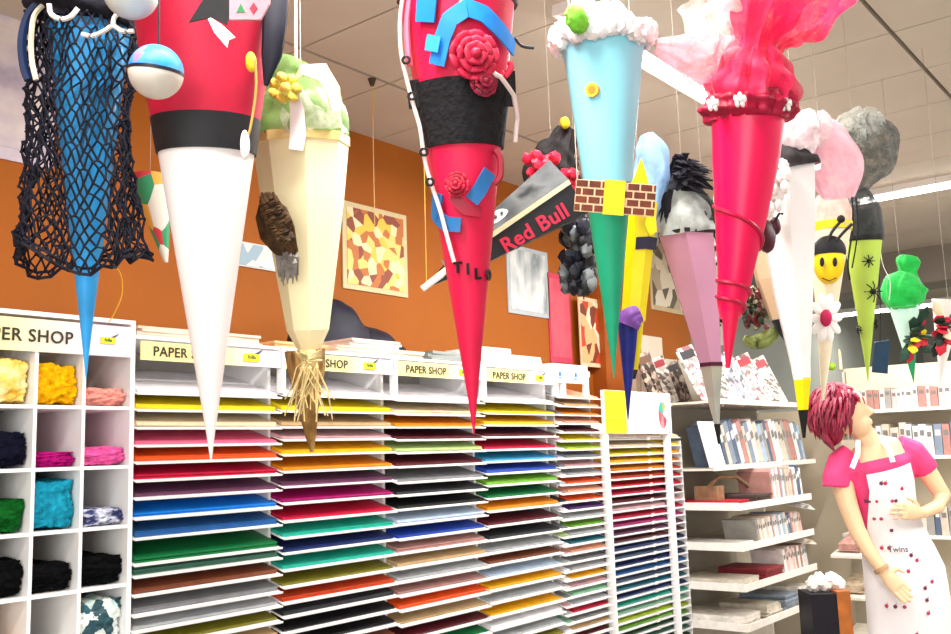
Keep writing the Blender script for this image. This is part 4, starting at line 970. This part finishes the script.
surf_strip(c, [(439, 66), (441, 52)], .03, mat('#38a8f0', .5), 'blue_strip', .024)
def rosette(c, px, py, r, m, nm, lab, off=.012, seed=0):
    q, an, t_ = c.at(px, py, off); rt_, up_, nn_ = c.frm(an); mb = MB(); R_ = r*c.d/F; rr = random.Random(seed)
    for k, (f, cnt) in enumerate(((1, 9), (.66, 7), (.33, 5))):
        for j in range(cnt):
            a0 = 2*PI*j/cnt+k*.4; p = q+rt_*math.cos(a0)*R_*f*.72+up_*math.sin(a0)*R_*f*.72+nn_*(.006+.007*k)
            tx = (rt_*-math.sin(a0)+up_*math.cos(a0)); rad = (rt_*math.cos(a0)+up_*math.sin(a0))
            mb.ball(p, R_*.34, R_*.20, R_*.10, ax=(tx, (rad+nn_*.5).normalized(), (nn_-rad*.5).normalized()), n=10, m=6, lump=.15, seed=j+seed)
    mb.ball(q+nn_*.02, R_*.22, n=10, m=8, lump=.2)
    return mb.build(nm, m, c.t, label=lab)
rosette(c, 471, 72, 27, mat('#c0123c', .6, .25, 30), 'rosette', 'dark red ruffled rosette', .02, 1)
rosette(c, 478, 96, 16, mat('#8c1030', .6, .25, 30), 'rosette', 'small dark red rosette', .02, 2)
surf_strip(c, [(443, 196), (441, 216), (450, 226), (462, 228)], .03, mat('#2468a4', .5), 'blue_strip', .010)
surf_strip(c, [(455, 200), (466, 214), (478, 216)], .022, mat('#a81838', .5), 'red_strip', .012, label='dark red strip')
surf_strip(c, [(484, 178), (476, 196), (470, 206)], .030, mat('#2468a4', .5), 'blue_strip', .016)
rosette(c, 459, 190, 14, mat('#b81436', .6, .25, 30), 'rosette', 'red knot below the black mesh', .014, 3)
CORD = mat('#f3ddd8', .5, .05)
cord([(404, -10), (400, 20), (401, 52), (406, 76), (412, 100), (420, 128), (424, 156), (430, 180), (440, 210), (448, 240), (454, 262)], 1.93, .0042, CORD, 'white_cord', c.t, label='white cord with rings', dd=[0, 0, 0, 0, .0, .0, .0, 0, 0, -.01, -.01])
cord([(411, -10), (407, 20), (408, 50), (410, 66)], 1.93, .006, mat('#f06a88', .5), 'pink_cord', c.t, label='pink cord')
surf_strip(c, [(472, -6), (466, 10), (460, 27)], .01, CORD, 'white_cord', .010, r=.005, label='white cord')
surf_strip(c, [(464, 74), (474, 84), (490, 90), (500, 104), (503, 124), (502, 146)], .01, CORD, 'white_cord', .03, r=.005, label='white cord')
for x, y in ((406, 60), (412, 96), (424, 152), (430, 182)):
    o_ = V(x, y, 1.92); MB().tube([o_+(hr*math.cos(a0)+UP*math.sin(a0))*.007 for a0 in [2*PI*k/14 for k in range(15)]], .0028, 6).build('ring', BLACK, c.t, label='small black ring')
cord([(510, 62), (511, 68), (505, 76), (501, 72)], 1.93, .006, mat('#d8143c', .5), 'red_loop', c.t)
cord([(495, 150), (500, 158), (500, 176), (494, 184)], 1.95, .007, mat('#a01830', .5), 'red_loop', c.t)
cord([(515, 38), (522, 46), (534, 48)], 2.0, .0035, mat('#1e2834', .5), 'loose_thread', c.t, label='dark loose cord')
for ch, x, y in (('T', 459, 268), ('I', 468, 270), ('L', 477, 275), ('O', 487, 276)):
    q, an, t_ = c.at(x, y+5, .004); rt_, up_, nn_ = c.frm(an)
    MB().text(ch, q, rt_, up_, .030, .003, 'CENTER', off=.0014).build('name_letter', BLACK, c.t, label='black letter '+ch)

# ---- 5 light blue cone with brick card and green point
c = Cone((603, 42), (614, 378), 2.1, 41, 'school_cone', 'light blue school cone with brick pattern card and green point')
c.sec('cone_body', 42, 186, mat('#8fdcec', .5, .04, 6), label='light blue upper cone')
c.sec('green_point', 184, 378, mat('#0f9a70', .5, .08, 8), label='green lower cone')
ruf = MB(); rn = random.Random(12)
for k in range(34):
    th = 2*PI*k/34; p = c.P(-.01, th, .008)+Z*rn.uniform(-.008, .012); ruf.ball(p, .022, .022, .024, lump=.25, seed=k, n=10, m=7)
ruf.build('fluffy_trim', mat('#f2f4f4', .9, .05, 60), c.t, label='white fluffy trim')
blob([(600, 44, 38), (596, 30, 36), (586, 16, 24), (582, 2, 10), (586, -16, 22)], 2.1, tulle_mat('#dff2ea', .6, 30), 'tulle', c.t, .10, 9, seed=8, label='white tulle')
MB().ball(V(577, 19, 1.98), .034, .02, .030, lump=.15, n=16, m=10).build('pompom', mat('#7edb3c', .8, .2, 50), c.t, label='bright green pompom')
q, an, t_ = c.at(589, 97, .003); rt_, up_, nn_ = c.frm(an)
cn_ = MB(); cn_.sweep([q-nn_*.004, q+nn_*.004], [.015, .015], 24); cn_.build('coin', mat('#eeb52c', .4), c.t, label='yellow round coin')
MB().sweep([q+nn_*.004, q+nn_*.005], [.008, .008], 20).build('coin_centre', mat('#d68a1c', .4), c.t)
# brick card
cc = V(615, 198, 1.985); aa = (V(655, 202, 1.985)-V(575, 196, 1.985)).normalized(); bb = (UP-aa*UP.dot(aa)).normalized()
hw_, hh_ = 40*1.985/F, 16*1.985/F; nn_ = aa.cross(bb); 
if nn_.dot(fw2) > 0: nn_ = -nn_
bc = MB(); bc.obox(cc, aa*hw_, nn_*.003, bb*hh_); bc.k = 1
for row in range(4):
    z_ = -hh_+hh_*2*(row+.5)/4; off_ = 0 if row % 2 else .5
    for k in range(-1, 7):
        xa_ = -hw_+(k+off_)*hw_*2/6.2+.001; xb_ = xa_+hw_*2/6.2-.0035; xa_ = max(xa_, -hw_); xb_ = min(xb_, hw_)
        for (s0, s1) in ((xa_, min(xb_, -hw_*.28)), (max(xa_, hw_*.22), xb_)):
            if s1-s0 > .004: bc.obox(cc+aa*((s0+s1)/2)+bb*z_+nn_*.0032, aa*((s1-s0)/2), nn_*.0008, bb*(hh_/4-.0018))
bc.build('brick_card', [mat('#e9c9a0', .6), mat('#6e2f16', .6, .25, 40)], c.t, label='card with brown brick pattern', smooth=False)
MB().obox(cc-aa*hw_*.03+nn_*.005, aa*hw_*.26, nn_*.002, bb*hh_*1.08).build('yellow_square', mat('#f5cf12', .5, .06), c.t, label='plain yellow square', smooth=False)

# ---- 6 yellow cone with blue point (behind 5)
c = Cone((640, 196), (629, 420), 2.5, 22, 'school_cone', 'bright yellow school cone with dark band and navy blue point, behind the light blue cone')
rs = []
def plain(cx_w, d, nm, m, parent, label=None, sides=10, flat=False):
    rs = []
    for (x, y, w) in cx_w:
        o_ = V(x, y, d); r = max(.0015, w*d/F); rs.append([o_+hr*math.cos(2*PI*j/sides+.3)*r+fw2*math.sin(2*PI*j/sides+.3)*r for j in range(sides)])
    return MB().rings(rs).build(nm, m, parent, label=label, smooth=not flat)
YEL = mat('#f6e405', .45, .05, 10)
plain([(642, 205, 16), (640, 240, 15), (634, 310, 13), (632, 322, 14)], 2.5, 'cone_body', YEL, c.t, flat=True, sides=8)
plain([(642, 240, 16), (641, 252, 15.6)], 2.5, 'dark_band', mat('#1c1838', .5), c.t, flat=True, sides=8)
plain([(628, 318, 11), (628, 350, 8), (628, 390, 3.5), (628, 420, .6)], 2.46, 'navy_point', mat('#0c1c80', .5, .1), c.t, label='navy blue lower point')
plain([(638, 318, 6), (636, 350, 5), (634, 370, 4)], 2.52, 'pencil_strip', YEL, c.t, label='yellow strip')
plain([(634, 370, 4), (634, 379, 1.5)], 2.52, 'strip_end', mat('#3c1c14', .5), c.t)
blob([(628, 326, 11), (632, 318, 12), (640, 314, 8)], 2.42, mat('#7a4aa0', .6), 'purple_trim', c.t, .1, 5)
felt([(634, 176), (640, 158), (646, 176), (652, 196), (656, 210), (634, 206), (628, 190)], 2.44, .006, YEL, 'star_flap', c.t, 'yellow pointed flap')
felt([(648, 205), (654, 206), (657, 232), (650, 236), (645, 226)], 2.44, .006, YEL, 'star_flap', c.t, 'yellow pointed flap')
blob([(640, 214, 16), (648, 196, 17), (652, 170, 17), (650, 148, 14), (646, 134, 6)], 2.56, tulle_mat('#9cc8f2', .75, 20), 'tulle', c.t, .14, 7, seed=4, label='light blue tulle')

# ---- 7 mauve cone with silver point
c = Cone((686, 236), (718, 440), 2.6, 27, 'school_cone', 'mauve panelled school cone with silver point and black plume', string=True)
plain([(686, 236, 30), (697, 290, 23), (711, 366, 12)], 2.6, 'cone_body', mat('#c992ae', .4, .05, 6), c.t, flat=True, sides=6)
def side_face(pts, d, nm, m, parent, label): return felt(pts, d, .004, m, nm, parent, label)
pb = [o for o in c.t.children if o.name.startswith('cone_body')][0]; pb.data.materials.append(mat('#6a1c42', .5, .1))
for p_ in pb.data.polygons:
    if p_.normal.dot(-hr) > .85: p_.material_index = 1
plain([(711, 365, 12.5), (714, 400, 7), (717, 424, 3)], 2.6, 'silver_point', mat('#d2d6cc', .25, .1, 10, metal=.6), c.t, flat=True, sides=6, label='silver lower point')
plain([(717, 424, 3.2), (719, 444, 1.2)], 2.6, 'black_tip', BLACK, c.t)
plain([(686, 234, 31), (686, 238, 31)], 2.6, 'rim', mat('#1b1218', .5), c.t, flat=True, sides=6)
plain([(711, 363, 13), (711, 367, 12.8)], 2.6, 'lower_rim', mat('#4c1230', .5), c.t, flat=True, sides=6)
blob([(686, 234, 30), (683, 212, 24), (679, 192, 13), (678, 182, 5)], 2.6, tulle_mat('#c4ccc8', .8, 25), 'veil', c.t, .12, 8, seed=10, label='silvery grey veil')
fe = MB(); rn = random.Random(14)
for k in range(90):
    a0 = rn.uniform(-.4, 1.3); L = rn.uniform(14, 34); bx, by = 676+rn.uniform(-8, 12), 184+rn.uniform(-14, 6)
    fe.sweep([V(bx, by, 2.56+rn.uniform(-.03, .05)), V(bx+L*.5*math.cos(a0), by-L*.5*math.sin(a0)-3, 2.55), V(bx+L*math.cos(a0), by-L*.7*math.sin(a0)+2, 2.56+rn.uniform(-.04, .04))], [(.008, .003), (.010, .004), (.001, .001)], 5, side=hr)
for k in range(40):
    bx = 668+rn.uniform(-8, 6); fe.sweep([V(bx, 180, 2.56), V(bx-4, 196, 2.54), V(bx-6+rn.uniform(-4, 4), 214+rn.uniform(-10, 10), 2.56)], [(.006, .003), (.008, .003), (.001, .001)], 5, side=hr)
fe.build('plume', mat('#0e0e1c', .8, .5, 50), c.t, label='black feather plume')
fe = MB()
for k in range(44):
    bx = 690+rn.uniform(-4, 10); by = 190+rn.uniform(-4, 8); fe.sweep([V(bx, by, 2.62), V(bx+12, by+24, 2.6+rn.uniform(-.04, .04)), V(bx+16+rn.uniform(-6, 12), by+44+rn.uniform(-10, 14), 2.62)], [(.008, .004), (.012, .005), (.001, .001)], 5, side=hr)
fe.build('dark_leaves', mat('#2b3430', .8, .6, 30), c.t, label='dark green grey leaves')

# ---- 8 raspberry pink cone with tulle
c = Cone((749, 104), (728, 366), 2.0, 37, 'school_cone', 'glossy raspberry pink school cone with big pink tulle on top')
PK = mat('#e8064e', .35, .05, 6)
K = [(749, 104, 37), (746, 160, 33), (741, 220, 25.5), (736, 270, 18), (732, 300, 15), (730, 318, 10)]
plain(K, 2.0, 'cone_body', PK, c.t, sides=40)
plain([(731, 312, 9), (729, 340, 5.5), (728, 368, 2)], 1.99, 'point', mat('#e00a44', .5, .08), c.t, sides=20)
for (y0_, y1_, ph_) in ((205, 250, -1.6), (280, 296, -1.5), (296, 312, -1.5)):
    P = []
    for i in range(31):
        u = i/30; py = y0_+(y1_-y0_)*u
        for q in range(len(K)-1):
            if K[q][1] <= py <= K[q+1][1]: v_ = (py-K[q][1])/(K[q+1][1]-K[q][1]); cx_ = K[q][0]*(1-v_)+K[q+1][0]*v_; w_ = K[q][2]*(1-v_)+K[q+1][2]*v_
        th = ph_+u*PI*1.05; P.append(V(cx_, py, 2.0)+(hr*math.sin(th)-fw2*math.cos(th))*(w_*2.0/F+.002))
    MB().tube(P, .0045, 6).build('spiral_cord', mat('#b00a3a', .4), c.t)
blob([(749, 122, 38), (749, 113, 45), (749, 104, 44), (749, 96, 38)], 2.0, mat('#a80434', .6, .2, 20), 'ruffle', c.t, .10, 17, n=80, seed=1, caps=True, label='dark red ruffled collar')
TUL = tulle_mat('#ee1a5e', .62, 30)
blob([(750, 104, 43), (752, 84, 42), (754, 64, 32), (757, 46, 24), (764, 26, 38), (776, 4, 54), (786, -22, 62)], 2.0, TUL, 'tulle', c.t, .14, 11, n=64, seed=2, label='raspberry pink tulle')
blob([(750, 100, 34), (753, 78, 32), (756, 58, 24), (757, 46, 15), (762, 24, 24), (772, -4, 34)], 2.0, tulle_mat('#e00650', .85, 20), 'tulle', c.t, .18, 7, n=56, seed=4, label='raspberry pink inner tulle')
TUP = tulle_mat('#f7a6b4', .42, 30)
blob([(748, 52, 18), (734, 60, 24), (708, 62, 26), (684, 54, 20), (656, 46, 7)], 2.02, TUP, 'tulle', c.t, .12, 9, n=56, seed=6, label='pale pink tulle')
blob([(752, 48, 20), (740, 30, 34), (722, 14, 36), (712, -6, 34)], 2.05, tulle_mat('#f6d4cc', .45, 30), 'tulle', c.t, .14, 9, n=56, seed=7, label='whitish tulle')
for x, y in ((713, 104), (740, 100), (786, 104)):
    fm = MB(); o_ = V(x, y, 1.89 if x == 740 else 1.93)
    for k in range(5): a0 = 2*PI*k/5+.3; fm.ball(o_+(hr*math.cos(a0)+UP*math.sin(a0))*.009, .0075, .004, .0075, n=10, m=6)
    fm.ball(o_-fw2*.004, .005, n=8, m=6); fm.build('flower', WHITE, c.t, label='small white flower')
hrt = MB(); hrt.ball(V(766, 236, 2.04), .030, .018, .036, n=20, m=12, lump=.06); hrt.ball(V(775, 226, 2.06), .014, .012, .02, n=12, m=8)
hrt.build('bow', mat('#4a0a20', .5, .15), c.t, label='dark wine red bow')
cord([(775, 222), (779, 214), (783, 214)], 2.05, .0025, BLACK, 'bow_wire', c.t)

# ---- 9 white cone with yellow and black tip
c = Cone((797, 160), (804, 438), 2.4, 34, 'school_cone', 'white panelled school cone with yellow and black tip right of the raspberry pink one')
plain([(786, 168, 30), (788, 230, 28), (794, 300, 20), (800, 360, 11), (802, 380, 9)], 2.4, 'cone_body', mat('#f3f2f0', .45, .02, 6), c.t, flat=True, sides=6)
plain([(802, 378, 9.2), (803, 410, 5.5)], 2.4, 'yellow_band', YEL, c.t, flat=True, sides=6)
plain([(803, 408, 5.7), (804, 438, 1.5)], 2.4, 'black_tip', BLACK, c.t, flat=True, sides=6)
blob([(788, 170, 31), (786, 158, 30), (788, 148, 20), (790, 140, 8)], 2.4, mat('#2d2a2c', .8, .5, 30), 'dark_lining', c.t, .06, 8, seed=3, label='dark gathered lining')
blob([(797, 148, 10), (812, 138, 20), (826, 150, 25), (836, 176, 24), (838, 198, 14)], 2.42, tulle_mat('#f6c6d2', .72, 25), 'tulle', c.t, .10, 10, n=56, seed=9, label='pale pink tulle')
blob([(790, 150, 8), (796, 138, 18), (812, 130, 20), (826, 134, 14)], 2.36, tulle_mat('#fbeff0', .6, 25), 'tulle', c.t, .12, 8, n=48, seed=3, label='white tulle')
rf = MB(); rn = random.Random(5)
for k in range(26): rf.ball(V(770+rn.uniform(-5, 10)+(8 if k < 12 else 0), 165+k*2.0, 2.3+rn.uniform(-.02, .02)), .014, .01, .016, lump=.25, seed=k, n=9, m=6)
rf.build('ruffle', mat('#f3ebe6', .8, .06, 40), c.t, label='white ruffle along the left edge')

# ---- 10 beige cone with black edge behind the pink and white ones
c = Cone((768, 246), (794, 352), 2.75, 20, 'school_cone', 'beige school cone with dark green trim, half hidden behind the white cone')
plain([(772, 236, 24), (776, 280, 20), (784, 320, 13)], 2.75, 'cone_body', mat('#e2c49c', .5, .05, 8), c.t, flat=True, sides=8)
plain([(784, 318, 13.5), (789, 336, 8), (795, 352, 2)], 2.75, 'dark_point', mat('#20242c', .5), c.t, flat=True, sides=8)
blob([(744, 338, 3), (754, 342, 7), (768, 338, 8), (778, 328, 4)], 2.8, mat('#7f8c4c', .7, .5, 20), 'leaf_trim', c.t, .1, 5, caps=True, label='olive green leaf')
rosette_m = MB(); rn = random.Random(31)
for k in range(60): rosette_m.ball(V(752+rn.uniform(-10, 16), 306+rn.uniform(-22, 22), 2.82+rn.uniform(-.05, .05)), .016, .008, .012, lump=.3, seed=k, n=7, m=5)
rosette_m.build('leaf_bunch', multi('leaf_mix', ['#2c3a24', '#5c6a38', '#7c2c34', '#c9c0a0', '#232a24'], (40, 40, 40), 'VORONOI'), c.t, label='dark mixed leaves')

# ---- 11 dark floral cone between the mauve and pink ones
c = Cone((704, 215), (722, 345), 2.85, 16, 'school_cone', 'narrow dark flowered school cone between the mauve and raspberry pink cones')
plain([(706, 215, 15), (716, 290, 8), (722, 345, 2)], 2.85, 'cone_body', mat('#e9e2dc', .5, .04), c.t, sides=20)
mb = MB(); rn = random.Random(8)
for k in range(50): mb.k = k % 3; y = rn.uniform(195, 325); mb.ball(V(709+rn.uniform(-10, 8)+(y-200)*.06, y, 2.78+rn.uniform(-.03, .03)), .014, .010, .012, lump=.3, seed=k, n=7, m=5)
mb.build('flowers', [mat('#3a0c1c', .7, .4), mat('#efe6e2', .7), mat('#1f3230', .7, .4)], c.t, label='dark red, white and green fabric flowers')

# ---- 12 bee cone
c = Cone((828, 232), (823, 402), 2.95, 18, 'school_cone', 'pale school cone with yellow and black bee head and a daisy')
plain([(830, 226, 21), (828, 270, 15), (826, 330, 8), (823, 400, 1.5)], 2.95, 'cone_body', mat('#efe3c4', .5, .04), c.t, sides=24)
plain([(830, 224, 21.5), (830, 232, 21.2)], 2.95, 'rim', mat('#e8d21c', .5), c.t, sides=24)
blob([(830, 226, 20), (832, 206, 17), (838, 188, 9), (840, 176, 16)], 2.95, tulle_mat('#f2c8c4', .7, 25), 'tulle', c.t, .1, 8, seed=5, label='pale pink tulle')
o_ = V(829, 262, 2.86); bh = MB(); bh.ball(o_, .046, .030, .066, ax=(hr, fw2, UP), n=20, m=14); bee = bh.build('bee_head', mat('#f2cc10', .5, .06), c.t, label='yellow oval bee head')
bh = MB(); bh.ball(o_+UP*.028+fw2*.004, .052, .034, .052, ax=(hr, fw2, UP), n=20, m=10, u0=.45, u1=1); bh.build('bee_cap', BLACK, bee, label='black cap of the bee')
for (u, v) in ((822, 262), (835, 262)): MB().ball(V(u, v, 2.825), .007, .004, .014, ax=(hr, fw2, UP), n=10, m=8).build('eye', BLACK, bee)
MB().sweep([V(822, 278, 2.82), V(829, 281, 2.815), V(836, 278, 2.82)], [.002]*3, 6).build('mouth', mat('#5c2c14', .5), bee)
for pts in (((826, 246), (832, 232), (842, 220)), ((834, 244), (842, 234), (852, 224))):
    cord(pts, 2.84, .0045, BLACK, 'antenna', bee); 
MB().ball(V(841, 219, 2.84), .012, n=12, m=8).build('antenna_ball', BLACK, bee)
fm = MB(); o_ = V(826, 318, 2.88)
for k in range(10):
    a0 = 2*PI*k/10; r_ = (hr*math.cos(a0)*.65+UP*math.sin(a0)); fm.ball(o_+r_*.045, .032*(.65+.35*abs(math.sin(a0))), .006, .014, ax=(r_.normalized(), fw2, r_.normalized().cross(fw2)), n=10, m=6)
dz = fm.build('daisy', mat('#f4efec', .6, .03), c.t, label='white daisy with magenta centre'); MB().ball(V(826, 318, 2.865), .018, .010, .026, ax=(hr, fw2, UP), n=14, m=8).build('daisy_centre', mat('#b40e4c', .6), dz)

# ---- 13 light green spider cone
c = Cone((863, 238), (868, 382), 3.2, 18, 'school_cone', 'light green school cone with black spiders and grey black tulle')
c.sec('cone_body', 238, 382, mat('#b2cf52', .5, .08, 8))
blob([(862, 240, 19), (862, 216, 19), (861, 200, 13), (858, 190, 7)], 3.2, tulle_mat('#33393a', .82, 25), 'veil', c.t, .08, 9, seed=4, label='black veil skirt')
blob([(858, 192, 6), (862, 176, 16), (868, 156, 26), (864, 138, 26), (852, 126, 14)], 3.2, tulle_mat('#4a504c', .55, 40), 'tulle', c.t, .12, 10, n=56, seed=6, label='grey black tulle bulb')
blob([(846, 132, 8), (850, 128, 16), (866, 126, 18), (880, 134, 10)], 3.16, tulle_mat('#d8dcd4', .4, 40), 'tulle', c.t, .12, 9, n=48, seed=3, label='pale outer tulle')
c.sec('rim', 236, 241, BLACK, .002, .002)
for (x, y, r_) in ((862, 262, 4), (868, 292, 7), (874, 324, 4), (858, 330, 3)):
    mb = MB(); q, an, t_ = c.at(min(x, 880), y, .003); rt_, up_, nn_ = c.frm(an); R_ = r_*c.d/F
    mb.ball(q, R_*.5, R_*.5, R_*.4, n=10, m=6)
    for k in range(8): a0 = 2*PI*k/8; e = rt_*math.cos(a0)+up_*math.sin(a0); mb.tube([q, q+e*R_*.8+nn_*.008, q+e*R_*1.5], .002, 4)
    mb.build('spider_trim', BLACK, c.t, label='black spider trim')
cord([(852, 196), (853, 225), (848, 262), (850, 280)], 3.1, .003, BLACK, 'bow_string', c.t); cord([(856, 198), (858, 230), (852, 268)], 3.1, .0025, BLACK, 'bow_string', c.t)
felt([(873, 342), (888, 340), (887, 374), (872, 372)], 3.25, .01, mat('#1c3c58', .5, .1), 'gift_tag', c.t, 'dark blue tag')
cord([(876, 240), (880, 290), (880, 342)], 3.23, .0015, BLACK, 'tag_string', c.t)
cord([(880, 238), (882, 262), (890, 282), (889, 300)], 3.2, .0014, WHITE, 'loose_thread', c.t)

# ---- 14 small green cone
c = Cone((904, 306), (914, 384), 4.0, 14, 'school_cone', 'small mint school cone with bright green tulle bag top')
c.sec('cone_body', 306, 350, mat('#bfe6d6', .5, .05, 10)); c.sec('green_point', 348, 384, mat('#1d9a64', .5, .1, 10), label='green lower point')
blob([(904, 308, 14), (903, 298, 19), (904, 286, 20), (907, 276, 12), (908, 272, 8), (908, 262, 11), (909, 256, 8)], 4.0, tulle_mat('#12b84c', .92, 30), 'tulle', c.t, .10, 9, n=48, seed=2, caps=True, label='bright green tulle bag')
mb = MB(); rn = random.Random(6); B0 = V(912, 336, 3.93)
for k in range(30):
    mb.k = [0, 1, 1, 2, 3, 1][k % 6]; e = V(914+rn.gauss(6, 8), 340+rn.gauss(0, 13), 3.90+rn.uniform(-.03, .03)); dr = (e-B0)
    aa_, bb_ = frame(dr+Vector((0, 0, .001)), hr)
    mb.sweep([B0, B0.lerp(e, .5), B0.lerp(e, .8), e], [(.004, .003), (.016, .005), (.022, .006), (.003, .002)], 7, side=hr)
mb.build('flowers', [mat('#b8142c', .6), mat('#163a2a', .6, .4), mat('#e8cc1c', .6), mat('#1c2c24', .6)], c.t, label='red, yellow and dark green petals and leaves')
# ---- 15 cone cut by the right edge
c = Cone((948, 300), (940, 384), 3.7, 15, 'school_cone', 'small school cone with red flower and dark leaves cut by the right picture edge')
c.sec('cone_body', 300, 384, mat('#e9e4dc', .5, .05, 10))
mb = MB(); B0 = V(945, 326, 3.62)
for k in range(26):
    mb.k = [0, 1, 0, 2, 1][k % 5]; e = V(944+rn.gauss(0, 7), 330+rn.gauss(2, 14), 3.60+rn.uniform(-.03, .03))
    mb.sweep([B0, B0.lerp(e, .5), B0.lerp(e, .8), e], [(.004, .003), (.016, .005), (.022, .006), (.003, .002)], 7, side=hr)
mb.build('flowers', [mat('#c0122c', .6), mat('#1c2c24', .6, .4), mat('#d8c8a8', .6)], c.t, label='red flower and dark leaves')

# ---- 16 tilted black ramp cone with silver top
rt0 = V(424, 288, 2.35)
t = thing('ramp_cone', 'long tilted black cone with silver top panel and red lettering, pointing down left', 'school cone', rt0)
t['group'] = GROUPC
E0 = V(578, 196, 2.35); axd = (E0-rt0).normalized(); upd = (UP-axd*UP.dot(axd)).normalized(); outd = axd.cross(upd)
if outd.dot(fw2) < 0: outd = -outd
Lr = (E0-rt0).length
def rw(u, v, w): return rt0+axd*(u*Lr)+upd*v+outd*w
# black front side (faces the viewer), tapering; silver top slopes away
mb = MB(); rs = []
for u, h_, w_ in ((0.0, .004, .004), (.35, .045, .05), (1.0, .085, .12)):
    rs.append([rw(u, -h_*.55, 0), rw(u, h_*.45, 0), rw(u, h_*.45+w_*.58, w_*.8), rw(u, -h_*.55, w_*.8)])
mb.rings(rs); mb.build('body', mat('#16161a', .5, .2), t, smooth=False)
rs = []
for u, h_, w_ in ((.16, .024, .03), (.6, .060, .085), (1.0, .085, .125)):
    rs.append([rw(u, h_*.45+.002, -.004), rw(u, h_*.45+w_*.62, w_*.78), rw(u, h_*.45+w_*.62+.006, w_*.78), rw(u, h_*.45+.008, -.004)])
MB().rings(rs).build('top_panel', multi('silver_speckle', ['#34383b', '#54595c', '#6a6f70', '#2c3033'], (9, 9, 9), 'NOISE'), t, label='silver grey top panel', smooth=False)
rs = [[rw(u, h_*.45-.004, -.006), rw(u, h_*.45-.004, -.001), rw(u, h_*.45+.008, -.001), rw(u, h_*.45+.008, -.006)] for u, h_ in ((.02, .004), (.35, .045), (1.0, .085))]
MB().rings(rs).build('edge_strip', mat('#e4dfb4', .5), t, label='cream edge strip', smooth=False)
MB().sweep([rw(-.01, 0, -.004), rw(.12, .004, -.01), rw(.2, .012, -.008)], [.008, .007, .004], 8).build('tip', WHITE, t, label='white tip')
aa = axd; bb = upd
MB().text('Red Bull', rw(.49, -.030, -.004), aa, bb, .052, .002, 'LEFT', 1.05, .0012).build('lettering', mat('#e0204a', .5), t, label='red lettering')
pn = MB(); o_ = rw(.57, .058, .028); pax = (axd, (outd-upd*.8).normalized(), (upd+outd*.8).normalized())
pn.ball(o_, .026, .004, .022, ax=pax, n=18, m=8); st = pn.build('sticker', WHITE, t, label='round white sticker')
pn = MB(); [pn.ball(o_+axd*k*.009-outd*.006+upd*.004, .005, .003, .006, ax=pax, n=8, m=6) for k in (-1, 1)]; pn.build('sticker_spot', mat('#55555c', .5), st)
MB().tube([hang(V(427, 200, 2.35)), rw(.03, .01, .0)], .0012, 5).build('hanging_string', mat('#d8a040', .6), t); MB().tube([hang(E0), E0], .0012, 5).build('hanging_string', mat('#c9c0b0', .6), t)

# ---- 17 dark grey wrapped cone behind the brick card
c = Cone((578, 232), (584, 300), 2.75, 17, 'school_cone', 'dark grey wrapped school cone hanging between ramp lettering and green point')
mb = MB(); rn = random.Random(17)
for k in range(60): mb.k = k % 3; mb.ball(V(578+rn.uniform(-14, 14), 252+rn.uniform(-32, 38), 2.75+rn.uniform(-.05, .05)), .024, .014, .024, lump=.3, seed=k, n=8, m=6)
mb.build('ruched_fabric', [mat('#22262e', .6, .4), mat('#6c7478', .6, .3), mat('#14182a', .6, .4)], c.t, label='dark grey crumpled fabric')
c.sec('cone_body', 262, 300, mat('#2c3038', .5, .3, 20))
# ---- 18 dark cone with red bows behind the light blue one
c = Cone((552, 170), (556, 330), 2.7, 24, 'school_cone', 'black school cone with red bows and a yellow pompom left of the light blue cone')
c.sec('cone_body', 170, 210, mat('#1a1418', .6, .3, 30)); 
blob([(552, 186, 27), (552, 170, 25), (556, 154, 20), (562, 142, 14), (566, 128, 9)], 2.7, mat('#1d181a', .85, .6, 40, bump=.4), 'fabric_top', c.t, .15, 8, seed=9, caps=True, label='black gathered fabric')
mb = MB(); rn = random.Random(21)
for k in range(22): mb.ball(V(550+rn.uniform(-24, 24), 174+rn.uniform(-18, 18), 2.58+rn.uniform(-.02, .03)), .022, .01, .016, lump=.25, seed=k, n=9, m=6)
mb.build('bows', mat('#d41c3c', .5, .2), c.t, label='red bows')
mb = MB()
for k in range(7): mb.ball(V(545+rn.uniform(-8, 14), 184+rn.uniform(-6, 8), 2.55), .022, .008, .016, lump=.2, seed=k, n=9, m=6)
mb.build('paper_petals', mat('#efe6d6', .5), c.t, label='cream petals')
MB().ball(V(565, 123, 2.66), .017, .012, .017, lump=.1, n=12, m=8).build('pompom', mat('#e8d020', .7), c.t, label='yellow pompom')
# ---- 19 colourful strip seen between the first two cones
c = Cone((150, 176), (166, 262), 2.7, 18, 'school_cone', 'small red and green patterned cone half hidden between the first two cones')
plain([(150, 176, 18), (158, 220, 12), (166, 262, 2)], 2.7, 'cone_body', multi('patch_pattern', ['#c8303c', '#2f8a5c', '#e0a03c', '#d8d0c4', '#2c4a7c'], (16, 16, 10), 'VORONOI'), c.t, sides=24)
# hooks on the ceiling
o_ = V(372, 79, 1); o_ = EYE+ray(372, 79)*((CEIL-EYE.z)/ray(372, 79).z)
hk = MB(); hk.sweep([o_, o_-Z*.03], [.018, .008], 12); hk.build('ceiling_hook', mat('#3c2c20', .6), label='small dark hook at the joint of the ceiling panels above the orange wall', cat='hook')
MB().tube([o_-Z*.03, o_-Z*.62], .002, 5).build('hanging_string', mat('#d0a468', .6), label='empty yellowish string hanging from the ceiling hook before the poster', cat='string')
